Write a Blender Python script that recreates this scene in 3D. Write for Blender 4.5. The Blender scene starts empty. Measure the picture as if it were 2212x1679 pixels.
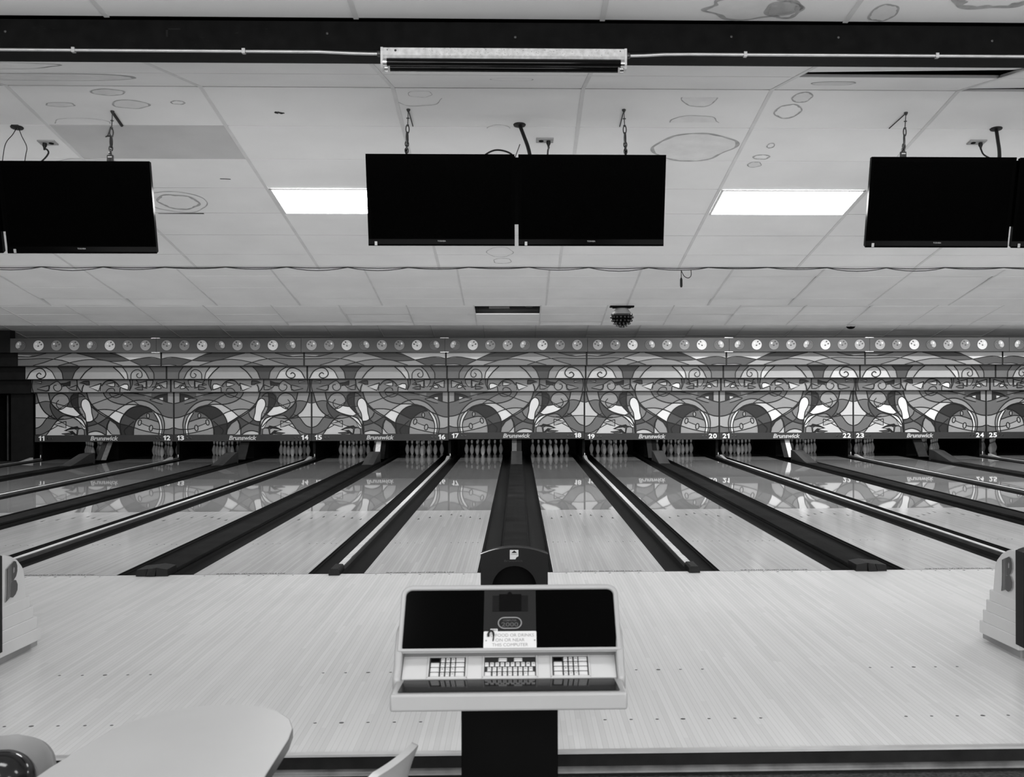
import bpy, bmesh, math, random
from mathutils import Vector, Matrix
random.seed(7)
PI = math.pi
scn = bpy.context.scene
COL = scn.collection

# ------------------------------------------------------------------ camera
F_PX, YAW, ROLL, CX, CY = 2366.4, 0.02951, -0.00239, 1188.08, 841.07
W_PX, H_PX = 2212, 1679
cam_data = bpy.data.cameras.new('camera')
cam = bpy.data.objects.new('camera', cam_data)
COL.objects.link(cam)
cam_data.sensor_fit = 'HORIZONTAL'
cam_data.sensor_width = 36.0
cam_data.lens = F_PX / W_PX * 36.0
cam_data.shift_x = (W_PX / 2 - CX) / W_PX
cam_data.shift_y = (CY - H_PX / 2) / W_PX
fwd = Vector((math.sin(YAW), math.cos(YAW), 0))
rgt = Vector((math.cos(YAW), -math.sin(YAW), 0))
up = Vector((0, 0, 1))
r2 = rgt * math.cos(ROLL) + up * math.sin(ROLL)
u2 = -rgt * math.sin(ROLL) + up * math.cos(ROLL)
m = Matrix((r2, u2, -fwd)).transposed().to_4x4()
m.translation = Vector((0.0277, 0, 1.7126))
cam.matrix_world = m
cam_data.clip_start = 0.05
cam_data.clip_end = 200
cam_data.dof.use_dof = True
cam_data.dof.focus_distance = 17.0
cam_data.dof.aperture_fstop = 7.0
scn.camera = cam

# ------------------------------------------------------------------ world, exposure
wld = bpy.data.worlds.new('world')
scn.world = wld
wld.use_nodes = True
wld.node_tree.nodes['Background'].inputs[0].default_value = (0.02, 0.02, 0.02, 1)
wld.node_tree.nodes['Background'].inputs[1].default_value = 0.3
vs = scn.view_settings
vs.view_transform = 'Standard'
vs.look = 'None'
vs.exposure = 0.0
vs.gamma = 1.0
vs.use_curve_mapping = False

LAMP_NEAR = 15.5      # emission of the troffers over the seating area
LAMP_MID = 20.0       # the row seen in the picture
LAMP_RISE = 17.0      # troffers on the rising ceiling faces, turned to the lanes

LAMP_RISE_B = 33.0     # second rising face
LAMP_RISE_C = 115.0     # third rising face, left and middle
LAMP_RISE_R = 310.0     # third rising face, right side
FILL_LIGHT = 12.0       # added unseen panes behind the seating area, to lift the ceiling

# ------------------------------------------------------------------ lane geometry
FOUL = 10.239
LW = 1.0541          # lane width
GW = 0.7082          # gap with the ball return track
GN = 0.5197          # gap with the divider strip
PITCH = 2 * LW + GW + GN
APP_END = 5.165
LANE_END = FOUL + 19.15
HEAD = FOUL + 18.24
FLOOR_Z = -0.112
XL, XR = -12.75, 15.4
PAIRS = range(-3, 5)          # lanes 11..26

# ------------------------------------------------------------------ materials
def nt_new(name):
    mt = bpy.data.materials.new(name)
    mt.use_nodes = True
    nt = mt.node_tree
    return mt, nt, nt.nodes['Principled BSDF']

def grey(v):
    return (v, v, v, 1)

def mat(name, v, rough=0.5, spec=0.5, metal=0.0, var=0.12, scale=6.0, coat=0.0, bump=0.0):
    """grey material with a little procedural unevenness"""
    mt, nt, b = nt_new(name)
    tc = nt.nodes.new('ShaderNodeTexCoord')
    nz = nt.nodes.new('ShaderNodeTexNoise')
    nz.inputs['Scale'].default_value = scale
    nz.inputs['Detail'].default_value = 5
    nt.links.new(tc.outputs['Object'], nz.inputs['Vector'])
    mr = nt.nodes.new('ShaderNodeMapRange')
    mr.inputs[1].default_value = 0.3
    mr.inputs[2].default_value = 0.7
    mr.inputs[3].default_value = v * (1 - var)
    mr.inputs[4].default_value = v * (1 + var)
    nt.links.new(nz.outputs[0], mr.inputs[0])
    nt.links.new(mr.outputs[0], b.inputs['Base Color'])
    b.inputs['Roughness'].default_value = rough
    b.inputs['Specular IOR Level'].default_value = spec
    b.inputs['Metallic'].default_value = metal
    b.inputs['Coat Weight'].default_value = coat
    b.inputs['Coat Roughness'].default_value = 0.05
    if bump:
        bp = nt.nodes.new('ShaderNodeBump')
        bp.inputs['Strength'].default_value = bump
        bp.inputs['Distance'].default_value = 0.002
        nz2 = nt.nodes.new('ShaderNodeTexNoise')
        nz2.inputs['Scale'].default_value = scale * 20
        nt.links.new(tc.outputs['Object'], nz2.inputs['Vector'])
        nt.links.new(nz2.outputs[0], bp.inputs['Height'])
        nt.links.new(bp.outputs[0], b.inputs['Normal'])
    return mt

def emit(name, s):
    mt, nt, b = nt_new(name)
    b.inputs['Base Color'].default_value = grey(0.8)
    b.inputs['Emission Color'].default_value = grey(1)
    b.inputs['Emission Strength'].default_value = s
    return mt

def N(nt, t, **kw):
    n = nt.nodes.new(t)
    for k, v in kw.items():
        setattr(n, k, v)
    return n

def math_n(nt, op, a, b=None):
    n = N(nt, 'ShaderNodeMath', operation=op)
    for i, x in enumerate((a, b)):
        if x is None:
            continue
        if isinstance(x, (int, float)):
            n.inputs[i].default_value = x
        else:
            nt.links.new(x, n.inputs[i])
    return n.outputs[0]

def boards(name, lo, hi, width, length, rough, seam, spec=0.5, dist_dark=None):
    """maple boards running along Y, each strip with its own tone and butt joints"""
    mt, nt, b = nt_new(name)
    tc = N(nt, 'ShaderNodeTexCoord')
    sp = N(nt, 'ShaderNodeSeparateXYZ')
    nt.links.new(tc.outputs['Object'], sp.inputs[0])
    xs = math_n(nt, 'DIVIDE', sp.outputs['X'], width)
    idx = math_n(nt, 'FLOOR', xs)
    fr = math_n(nt, 'SUBTRACT', xs, idx)
    wn = N(nt, 'ShaderNodeTexWhiteNoise', noise_dimensions='1D')
    nt.links.new(idx, wn.inputs['W'])
    off = math_n(nt, 'MULTIPLY', wn.outputs['Value'], 40.0)
    ys = math_n(nt, 'ADD', math_n(nt, 'DIVIDE', sp.outputs['Y'], length), off)
    seg = math_n(nt, 'FLOOR', ys)
    cmb = N(nt, 'ShaderNodeCombineXYZ')
    nt.links.new(idx, cmb.inputs[0])
    nt.links.new(seg, cmb.inputs[1])
    oi = N(nt, 'ShaderNodeObjectInfo')
    nt.links.new(oi.outputs['Random'], cmb.inputs[2])
    wn2 = N(nt, 'ShaderNodeTexWhiteNoise', noise_dimensions='3D')
    nt.links.new(cmb.outputs[0], wn2.inputs['Vector'])
    # grain
    mp = N(nt, 'ShaderNodeMapping')
    mp.inputs['Scale'].default_value = (90, 2.2, 1)
    nt.links.new(tc.outputs['Object'], mp.inputs[0])
    nz = N(nt, 'ShaderNodeTexNoise')
    nz.inputs['Scale'].default_value = 1.0
    nz.inputs['Detail'].default_value = 6
    nt.links.new(mp.outputs[0], nz.inputs['Vector'])
    big = N(nt, 'ShaderNodeTexNoise')
    big.inputs['Scale'].default_value = 0.8
    nt.links.new(tc.outputs['Object'], big.inputs['Vector'])
    t = math_n(nt, 'ADD', math_n(nt, 'MULTIPLY', wn2.outputs['Value'], 0.55),
               math_n(nt, 'MULTIPLY', nz.outputs[0], 0.45))
    t = math_n(nt, 'ADD', t, math_n(nt, 'MULTIPLY', math_n(nt, 'SUBTRACT', big.outputs[0], 0.5), 0.35))
    mr = N(nt, 'ShaderNodeMapRange')
    mr.inputs[1].default_value = 0.1
    mr.inputs[2].default_value = 0.9
    mr.inputs[3].default_value = lo
    mr.inputs[4].default_value = hi
    nt.links.new(t, mr.inputs[0])
    col = mr.outputs[0]
    edge = math_n(nt, 'LESS_THAN', math_n(nt, 'MINIMUM', fr, math_n(nt, 'SUBTRACT', 1.0, fr)), 0.035)
    dark = math_n(nt, 'SUBTRACT', 1.0, math_n(nt, 'MULTIPLY', edge, seam))
    col = math_n(nt, 'MULTIPLY', col, dark)
    nt.links.new(col, b.inputs['Base Color'])
    rr = N(nt, 'ShaderNodeMapRange')
    rr.inputs[3].default_value = rough * 0.8
    rr.inputs[4].default_value = rough * 1.25
    nt.links.new(big.outputs[0], rr.inputs[0])
    nt.links.new(rr.outputs[0], b.inputs['Roughness'])
    b.inputs['Specular IOR Level'].default_value = spec
    return mt

M = {}
M['tile'] = mat('ceiling_tile', 0.84, 0.9, 0.2, var=0.05, scale=1.3, bump=0.15)
M['tile_dull'] = mat('ceiling_tile_dull', 0.55, 0.9, 0.2, var=0.08, scale=2)
M['tee'] = mat('ceiling_tee', 0.68, 0.6, 0.3, var=0.06)
M['stain'] = mat('stain_edge', 0.42, 0.9, 0.1, var=0.2, scale=20)
M['stain_fill'] = mat('stain_fill', 0.745, 0.9, 0.1, var=0.06, scale=9)
M['plenum'] = mat('plenum', 0.01, 0.9, 0.1)
M['beam'] = mat('beam_paint', 0.0035, 0.7, 0.08, var=0.5, scale=14)
M['beam_low'] = mat('beam_lower_board', 0.006, 0.7, 0.1, var=0.4, scale=12)
M['galv'] = mat('galvanised', 0.5, 0.35, 0.5, metal=0.7, var=0.15, scale=12)
M['fixture'] = mat('fixture_enamel', 0.55, 0.45, 0.4, var=0.2, scale=40)
M['blacktube'] = mat('dark_tube_glass', 0.002, 0.06, 0.18, var=0.1)
M['tube_top'] = mat('tube_reflector', 0.06, 0.4, 0.4)
M['chrome'] = mat('chrome', 0.7, 0.2, 0.5, metal=1.0, var=0.08)
M['black'] = mat('black_plastic', 0.0022, 0.6, 0.03, var=0.15)
M['tvgloss'] = mat('gloss_black_bezel', 0.0012, 0.14, 0.02, var=0.05)
M['screen'] = mat('screen_glass', 0.0008, 0.12, 0.03, var=0.05)
M['logo_grey'] = mat('logo_grey', 0.32, 0.4, 0.4, var=0.05)
M['cord'] = mat('cord_rubber', 0.006, 0.5, 0.3)
M['chain'] = mat('chain_steel', 0.07, 0.4, 0.5, metal=0.7)
M['plate'] = mat('outlet_plate', 0.3, 0.4, 0.5, var=0.1)
M['padlock'] = mat('padlock_body', 0.05, 0.4, 0.4, var=0.1)
M['white'] = mat('white_label', 0.75, 0.5, 0.3, var=0.04)
M['diff_near'] = emit('diffuser_seating', LAMP_NEAR)
M['diff_mid'] = emit('diffuser_lanes', LAMP_MID)
M['diff_rise'] = emit('diffuser_rising', LAMP_RISE)
M['diff_riseB'] = emit('diffuser_rising_second', LAMP_RISE_B)
M['diff_riseC'] = emit('diffuser_rising_third', LAMP_RISE_C)
M['diff_riseR'] = emit('diffuser_rising_third_right', LAMP_RISE_R)
M['daylight'] = emit('window_daylight', FILL_LIGHT)
M['approach'] = boards('approach_maple', 0.63, 0.74, 0.02703, 1.6, 0.22, 0.24)
M['lane'] = boards('lane_maple', 0.47, 0.60, LW / 39, 2.4, 0.10, 0.22)
M['lane_far'] = boards('lane_worn_pine', 0.215, 0.28, LW / 39, 3.0, 0.025, 0.15, 0.3)
M['lane_dark'] = boards('pin_deck', 0.05, 0.09, LW / 39, 2.4, 0.1, 0.2)
M['tail'] = mat('pale_lane_band', 0.36, 0.12, 0.5, var=0.1)  # paler band across the lane ahead of the pin deck
M['mark'] = mat('lane_marking', 0.05, 0.2, 0.5, var=0.1)
M['gutter'] = mat('gutter_plastic', 0.0055, 0.5, 0.06, var=0.35, scale=3)
M['gutter_wall'] = mat('gutter_wall', 0.004, 0.5, 0.1, var=0.2)
M['capwhite'] = mat('cap_white', 0.54, 0.45, 0.4, var=0.12, scale=9)
M['capside'] = mat('cap_side', 0.05, 0.45, 0.4, var=0.3, scale=5)
M['cover'] = mat('track_cover', 0.011, 0.6, 0.03, var=0.45, scale=2.2)
M['tape'] = mat('black_tape', 0.003, 0.35, 0.2, var=0.3, scale=20, bump=0.6)
M['ramp'] = mat('ramp_dark', 0.03, 0.4, 0.4, var=0.2)
M['ramp_top'] = mat('ramp_top', 0.045, 0.4, 0.4, var=0.2)
M['pin'] = mat('pin_white', 0.85, 0.25, 0.5, var=0.06)
M['pinstripe'] = mat('pin_stripe', 0.03, 0.3, 0.5, var=0.05)
M['kick'] = mat('kickback', 0.003, 0.7, 0.04, var=0.3)
M['kick_edge'] = mat('kickback_edge', 0.005, 0.6, 0.1, var=0.3)
M['metal_bright'] = mat('bright_metal', 0.8, 0.35, 0.5, var=0.12, scale=18)
M['wallblack'] = mat('wall_black', 0.006, 0.7, 0.2, var=0.3)
M['wallgrey'] = mat('wall_grey', 0.4, 0.8, 0.2, var=0.05)
M['carpet'] = mat('carpet', 0.07, 0.95, 0.05, var=0.5, scale=60, bump=0.4)
M['nose'] = mat('metal_nosing', 0.5, 0.35, 0.5, metal=0.5, var=0.1)
M['riser'] = mat('riser_dark', 0.007, 0.5, 0.15, var=0.5, scale=9)
M['moulding'] = mat('moulding', 0.08, 0.35, 0.5, var=0.5, scale=8)
M['hood'] = mat('hood_plastic', 0.009, 0.5, 0.12, var=0.06)
M['hood_rim'] = mat('hood_rim', 0.03, 0.14, 0.7, var=0.05)
M['shell'] = mat('return_shell', 0.55, 0.4, 0.4, var=0.04, scale=3)
M['plinth'] = mat('return_plinth', 0.27, 0.5, 0.3, var=0.08)
M['emblem'] = mat('emblem_dark', 0.04, 0.3, 0.3, var=0.1)
M['emblem_edge'] = mat('emblem_rim', 0.25, 0.3, 0.5, var=0.1)
M['emboss'] = mat('embossed_dark', 0.013, 0.45, 0.35, var=0.05)
M['console'] = mat('console_shell', 0.31, 0.35, 0.45, var=0.03, scale=4)
M['console_panel'] = mat('console_key_panel', 0.48, 0.28, 0.5, var=0.04, scale=5)
M['console_glass'] = mat('console_screen', 0.0008, 0.15, 0.04, var=0.05)
M['console_mid'] = mat('console_centre', 0.011, 0.5, 0.15, var=0.06)
M['grille'] = mat('grille_slot', 0.002, 0.6, 0.05, var=0.1)
M['oval'] = mat('oval_rim', 0.22, 0.4, 0.4, var=0.1)
M['ovaltext'] = mat('oval_lettering', 0.06, 0.4, 0.4, var=0.1)
M['recess'] = mat('recess_shade_strip', 0.10, 0.3, 0.5, var=0.1)
M['sign'] = mat('sign_plate', 0.54, 0.4, 0.4, var=0.03)
M['signtext'] = mat('sign_lettering', 0.23, 0.5, 0.3, var=0.08)
M['keybed'] = mat('key_bed', 0.025, 0.5, 0.2, var=0.1)
M['key'] = mat('key_cap', 0.54, 0.35, 0.4, var=0.05, scale=30)
M['legend'] = mat('key_legend', 0.1, 0.4, 0.4, var=0.05)
M['shelf'] = mat('glossy_shelf', 0.012, 0.05, 0.09, var=0.05)
M['table'] = mat('table_laminate', 0.44, 0.35, 0.4, var=0.03, scale=3)
M['table_edge'] = mat('table_edge', 0.07, 0.3, 0.5, var=0.3, scale=9)
M['chair'] = mat('chair_plastic', 0.46, 0.3, 0.5, var=0.04, scale=4)
M['chair_grey'] = mat('chair_plastic_grey', 0.21, 0.35, 0.5, var=0.05, scale=4)
M['ball'] = mat('ball_gloss', 0.012, 0.12, 0.35, var=0.3, scale=5)
M['dirt'] = mat('dirt_mark', 0.04, 0.8, 0.2, var=0.3)
# artwork greys, darkest to lightest
ART = {'k': 0.006, 'd': 0.022, 'e': 0.065, 'm': 0.095, 'f': 0.135, 'g': 0.20, 'h': 0.29, 'i': 0.38, 'j': 0.56, 'l': 0.78}
for k_, v_ in ART.items():
    M['art_' + k_] = mat('print_' + {'k': 'line', 'd': 'black', 'e': 'charcoal', 'm': 'dim_grey', 'f': 'dark_grey', 'g': 'grey',
                                     'h': 'mid_grey', 'i': 'light_mid', 'j': 'light', 'l': 'pale'}[k_], v_, 0.5, 0.3, var=0.04, scale=3)
M['band'] = mat('number_band', 0.03, 0.5, 0.3, var=0.06)
M['numeral'] = mat('numeral_white', 0.85, 0.5, 0.3, var=0.02)
M['letter'] = mat('lettering_grey', 0.5, 0.5, 0.3, var=0.05)
M['button'] = mat('button_dark', 0.016, 0.3, 0.5, var=0.1)

# ------------------------------------------------------------------ mesh builder
class MB:
    def __init__(self):
        self.v, self.f, self.m = [], [], []

    def quad(self, pts, mi=0):
        n = len(self.v)
        self.v += [tuple(p) for p in pts]
        self.f.append(tuple(range(n, n + len(pts))))
        self.m.append(mi)
        return self

    def box(self, a, b, mi=0):
        x0, y0, z0 = a
        x1, y1, z1 = b
        return self.hexa([(x0, y0, z0), (x1, y0, z0), (x1, y1, z0), (x0, y1, z0),
                          (x0, y0, z1), (x1, y0, z1), (x1, y1, z1), (x0, y1, z1)], mi)

    def hexa(self, p, mi=0):
        n = len(self.v)
        self.v += [tuple(q) for q in p]
        for fc in ((0, 3, 2, 1), (4, 5, 6, 7), (0, 1, 5, 4), (1, 2, 6, 5), (2, 3, 7, 6), (3, 0, 4, 7)):
            self.f.append(tuple(n + i for i in fc))
            self.m.append(mi)
        return self

    def prism(self, prof, axis, a, b, mi=0, cap=True, side_mi=None):
        """closed 2D profile swept along an axis: 'x' takes (y,z), 'y' takes (x,z), 'z' takes (x,y)"""
        def P(q, t):
            return {'x': (t, q[0], q[1]), 'y': (q[0], t, q[1]), 'z': (q[0], q[1], t)}[axis]
        n = len(self.v)
        k = len(prof)
        self.v += [P(q, a) for q in prof] + [P(q, b) for q in prof]
        sm = mi if side_mi is None else side_mi
        for i in range(k):
            j = (i + 1) % k
            self.f.append((n + i, n + j, n + k + j, n + k + i))
            self.m.append(sm)
        if cap:
            self.f.append(tuple(n + i for i in reversed(range(k))))
            self.f.append(tuple(n + k + i for i in range(k)))
            self.m += [mi, mi]
        return self

    def strip(self, prof, axis, a, b, mi=0):
        """open profile swept along an axis; mi may be a list per segment"""
        def P(q, t):
            return {'x': (t, q[0], q[1]), 'y': (q[0], t, q[1]), 'z': (q[0], q[1], t)}[axis]
        n = len(self.v)
        k = len(prof)
        self.v += [P(q, a) for q in prof] + [P(q, b) for q in prof]
        for i in range(k - 1):
            self.f.append((n + i, n + i + 1, n + k + i + 1, n + k + i))
            self.m.append(mi[i] if isinstance(mi, (list, tuple)) else mi)
        return self

    def lathe(self, prof, n=24, c=(0, 0, 0), axis='z', mi=0, flip=1):
        """prof: list of (r, t) along the axis; mi may be a list per ring"""
        base = len(self.v)
        for (r, t) in prof:
            for i in range(n):
                a = 2 * PI * i / n
                p = (r * math.cos(a), r * math.sin(a), t)
                if axis == 'y':
                    p = (p[0], p[2], p[1])
                elif axis == 'x':
                    p = (p[2], p[0], p[1])
                self.v.append((c[0] + p[0], c[1] + p[1], c[2] + p[2]))
        for k in range(len(prof) - 1):
            for i in range(n):
                j = (i + 1) % n
                self.f.append((base + k * n + i, base + k * n + j, base + (k + 1) * n + j, base + (k + 1) * n + i))
                self.m.append(mi[k] if isinstance(mi, (list, tuple)) else mi)
        for k, rev in ((0, True), (len(prof) - 1, False)):
            if prof[k][0] > 1e-5:
                idx = [base + k * n + i for i in range(n)]
                self.f.append(tuple(reversed(idx)) if rev else tuple(idx))
                self.m.append(mi[0 if rev else -1] if isinstance(mi, (list, tuple)) else mi)
        return self

    def tube(self, pts, r, n=8, mi=0, closed=False):
        pts = [Vector(p) for p in pts]
        base = len(self.v)
        k = len(pts)
        ref = None
        for i, p in enumerate(pts):
            if closed:
                d = pts[(i + 1) % k] - pts[i - 1]
            else:
                d = pts[min(i + 1, k - 1)] - pts[max(i - 1, 0)]
            d.normalize()
            if ref is None:
                ref = Vector((0, 0, 1)) if abs(d.z) < 0.9 else Vector((1, 0, 0))
            a = d.cross(ref)
            if a.length < 1e-5:
                a = d.cross(Vector((0.3, 0.9, 0.2)))
            a.normalize()
            b = a.cross(d)
            ref = b
            rr = r[i] if isinstance(r, (list, tuple)) else r
            for j in range(n):
                t = 2 * PI * j / n
                self.v.append(tuple(p + a * (rr * math.cos(t)) + b * (rr * math.sin(t))))
        for i in range(k if closed else k - 1):
            i2 = (i + 1) % k
            for j in range(n):
                j2 = (j + 1) % n
                self.f.append((base + i * n + j, base + i * n + j2, base + i2 * n + j2, base + i2 * n + j))
                self.m.append(mi)
        if not closed:
            self.f.append(tuple(base + j for j in reversed(range(n))))
            self.f.append(tuple(base + (k - 1) * n + j for j in range(n)))
            self.m += [mi, mi]
        return self

    def add(self, verts, faces, mi=0, mtx=None):
        n = len(self.v)
        for p in verts:
            self.v.append(tuple(mtx @ Vector(p)) if mtx is not None else tuple(p))
        for fc in faces:
            self.f.append(tuple(n + i for i in fc))
            self.m.append(mi)
        return self

    def mesh(self, name, mats, smooth=False):
        me = bpy.data.meshes.new(name)
        me.from_pydata(self.v, [], self.f)
        for mm in (mats if isinstance(mats, (list, tuple)) else [mats]):
            me.materials.append(M[mm])
        me.polygons.foreach_set('material_index', self.m)
        me.update()
        bm = bmesh.new()
        bm.from_mesh(me)
        bmesh.ops.remove_doubles(bm, verts=bm.verts, dist=1e-6)
        bmesh.ops.recalc_face_normals(bm, faces=bm.faces)
        bm.to_mesh(me)
        bm.free()
        if smooth:
            me.polygons.foreach_set('use_smooth', [True] * len(me.polygons))
            me.set_sharp_from_angle(angle=math.radians(40))
        return me

    def build(self, name, mats, parent=None, smooth=False, loc=(0, 0, 0), bevel=0.0, seg=2):
        o = bpy.data.objects.new(name, self.mesh(name, mats, smooth or bevel > 0))
        COL.objects.link(o)
        o.location = loc
        if parent is not None:
            o.parent = parent
        if bevel > 0:
            bv = o.modifiers.new('bevel', 'BEVEL')
            bv.width = bevel
            bv.segments = seg
            bv.limit_method = 'ANGLE'
            bv.angle_limit = math.radians(35)
        return o

def tag(o, label=None, cat=None, group=None, kind=None):
    if label: o['label'] = label
    if cat: o['category'] = cat
    if group: o['group'] = group
    if kind: o['kind'] = kind
    return o

def thing(name, label, cat, loc=(0, 0, 0), rz=0.0, group=None):
    o = bpy.data.objects.new(name, None)
    COL.objects.link(o)
    o.empty_display_size = 0.1
    o.location = loc
    o.rotation_euler = (0, 0, rz)
    return tag(o, label, cat, group)

def linkobj(name, me, parent=None, loc=(0, 0, 0), rot=(0, 0, 0), scale=(1, 1, 1)):
    o = bpy.data.objects.new(name, me)
    COL.objects.link(o)
    o.location = loc
    o.rotation_euler = rot
    o.scale = scale
    if parent is not None:
        o.parent = parent
    return o

def dup(root, loc, label=None, group=None):
    r = root.copy()
    COL.objects.link(r)
    r.location = loc
    if label: r['label'] = label
    if group: r['group'] = group
    for ch in list(root.children):
        c = ch.copy()
        COL.objects.link(c)
        c.parent = r
        for g in list(ch.children):
            d = g.copy()
            COL.objects.link(d)
            d.parent = c
    return r

_tcache = {}
def text_geo(s, size, bold=0.0, shear=0.0, align='CENTER', space=1.0):
    key = (s, size, bold, shear, align, space)
    if key in _tcache:
        return _tcache[key]
    cu = bpy.data.curves.new('txt', 'FONT')
    cu.body = s
    cu.size = size
    cu.offset = bold
    cu.shear = shear
    cu.align_x = align
    cu.space_character = space
    cu.resolution_u = 3
    ob = bpy.data.objects.new('txt', cu)
    COL.objects.link(ob)
    dg = bpy.context.evaluated_depsgraph_get()
    dg.update()
    me = bpy.data.meshes.new_from_object(ob.evaluated_get(dg))
    vs_ = [tuple(v.co) for v in me.vertices]
    fs_ = [tuple(p.vertices) for p in me.polygons]
    bpy.data.objects.remove(ob)
    bpy.data.curves.remove(cu)
    bpy.data.meshes.remove(me)
    _tcache[key] = (vs_, fs_)
    return vs_, fs_

def text_fit(s, w, h, bold=0.0, shear=0.0):
    """text centred on 0,0, stretched to w x h"""
    vs_, fs_ = text_geo(s, 1.0, bold, shear)
    x0 = min(v[0] for v in vs_); x1 = max(v[0] for v in vs_)
    y0 = min(v[1] for v in vs_); y1 = max(v[1] for v in vs_)
    return [((v[0] - (x0 + x1) / 2) * w / (x1 - x0), (v[1] - (y0 + y1) / 2) * h / (y1 - y0), 0) for v in vs_], fs_

STAND = Matrix.Rotation(PI / 2, 4, 'X')      # text plane turned to face -Y

def catmull(pts, closed=False, n=6):
    P = [Vector(p) for p in pts]
    k = len(P)
    out = []
    for i in range(k if closed else k - 1):
        p0 = P[i - 1] if (closed or i > 0) else P[0] * 2 - P[1]
        p1, p2 = P[i], P[(i + 1) % k]
        p3 = P[(i + 2) % k] if (closed or i + 2 < k) else P[-1] * 2 - P[-2]
        for s in range(n):
            t = s / n
            out.append(0.5 * ((2 * p1) + (p2 - p0) * t + (2 * p0 - 5 * p1 + 4 * p2 - p3) * t * t
                              + (3 * p1 - p0 - 3 * p2 + p3) * t ** 3))
    if not closed:
        out.append(P[-1])
    return out

NUMW = {9: 'nine', 10: 'ten', 11: 'eleven', 12: 'twelve', 13: 'thirteen', 14: 'fourteen', 15: 'fifteen', 16: 'sixteen', 17: 'seventeen', 18: 'eighteen', 19: 'nineteen',
        20: 'twenty', 21: 'twenty-one', 22: 'twenty-two', 23: 'twenty-three', 24: 'twenty-four', 25: 'twenty-five', 26: 'twenty-six', 27: 'twenty-seven'}
def lane_name(k, s):
    return 17 + 2 * k + (0 if s < 0 else 1)

# ------------------------------------------------------------------ floor, walls, ceiling
def structure(o):
    o['kind'] = 'structure'
    return o

mb = MB().box((XL, APP_END, FLOOR_Z - 0.05), (XR, FOUL, 0))
structure(mb.build('floor', 'approach'))
structure(MB().box((XL, -6.5, FLOOR_Z - 0.06), (XR, APP_END, FLOOR_Z)).build('floor', 'carpet'))
structure(MB().box((XL, FOUL, -0.40), (XR, 30.6, -0.26)).build('floor', 'wallblack'))
tr = structure(MB().box((XL, APP_END - 0.012, -0.007), (XR, APP_END + 0.030, 0.004)).build('trim_1', 'nose'))
MB().box((XL, APP_END - 0.004, -0.066), (XR, APP_END, -0.007)).build('riser_board', 'riser', tr)
mo = MB()
prof = [(APP_END, -0.066)] + [(APP_END - 0.03 * math.sin(a), -0.092 + 0.026 * math.cos(a)) for a in [i * PI / 16 for i in range(9)]] + [(APP_END, -0.092)]
mo.prism(prof, 'x', XL, XR)
mo.build('moulding', 'moulding', tr, smooth=True)
MB().box((XL, APP_END - 0.004, FLOOR_Z), (XR, APP_END, -0.092)).build('toe_board', 'wallblack', tr)

structure(MB().box((XL - 0.1, -6.5, FLOOR_Z), (XL, 30.6, 4.6)).build('wall_left', 'wallblack'))
structure(MB().box((XR, -6.5, FLOOR_Z), (XR + 0.1, 30.6, 4.6)).build('wall_right', 'wallgrey'))
structure(MB().box((XL, 30.5, -0.3), (XR, 30.6, 4.6)).build('wall_back', 'wallblack'))
structure(MB().box((XL, -6.6, FLOOR_Z), (XR, -6.5, 4.6)).build('wall_front', 'wallgrey'))

# added window frames with glowing panes, out of view, to brighten the ceiling
for i, xw in enumerate((-8.2, -3.2, 1.8, 6.8)):
    w_ = structure(MB().box((xw, -6.5, 0.35), (xw + 4.2, -6.46, 0.43)).box((xw, -6.5, 2.75), (xw + 4.2, -6.46, 2.83)).box((xw, -6.5, 0.35), (xw + 0.08, -6.46, 2.83)).box((xw + 4.12, -6.5, 0.35), (xw + 4.2, -6.46, 2.83)).box((xw + 2.06, -6.5, 0.35), (xw + 2.14, -6.46, 2.83)).build('window_%d' % (i + 1), 'wallgrey'))
    MB().quad([(xw + 0.08, -6.485, 0.43), (xw + 4.12, -6.485, 0.43), (xw + 4.12, -6.485, 2.75), (xw + 0.08, -6.485, 2.75)]).build('added_glow_pane', 'daylight', w_)

X0T, TW = -1.985, 1.2192
T_A = (11.2, 2.94); R_A = (7.03, 3.645)
SECTS = [  # name, start (Y,Z), end (Y,Z), rows are laid from the first point
    ('near', (5.445, 3.549), (2.0, 3.85)),
    ('flat', (2.0, 3.85), (-6.5, 3.85)),
    ('fold', (7.03, 3.645), (5.70, 3.445)),
    ('A', R_A, T_A),
    ('A_up', T_A, (12.4, 3.645)),
    ('B', (12.4, 3.645), (16.4, 2.972)),
    ('B_up', (16.4, 2.972), (17.6, 3.645)),
    ('C', (17.6, 3.645), (21.5, 2.97)),
    ('C_up', (21.5, 2.97), (22.9, 3.63)),
    ('D', (22.9, 3.63), (26.9, 2.935)),
]
SD = {n: (a, b) for n, a, b in SECTS}

def sect_frame(n):
    a, b = SD[n]
    a = Vector((0, a[0], a[1])); b = Vector((0, b[0], b[1]))
    d = (b - a)
    L = d.length
    d.normalize()
    nrm = d.cross(Vector((1, 0, 0)))
    if nrm.z > 0:
        nrm = -nrm           # points down into the room
    return a, d, L, nrm

def sect_pt(n, x, s, off=0.0):
    a, d, L, nrm = sect_frame(n)
    p = a + d * s + nrm * off
    return Vector((x, p.y, p.z))

def s_of_Y(n, Y):
    a, d, L, nrm = sect_frame(n)
    return (Y - a.y) / d.y

# lamps: (section, column x0, row start s, kind)
LAMPS = []
rows_A = 0.618
SKIP = set()
def lamp_at(sect, x0, s0, kind, label=None):
    LAMPS.append((sect, x0, s0, kind, label))
    SKIP.add((sect, round(x0, 2), round(s0, 2)))

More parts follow.
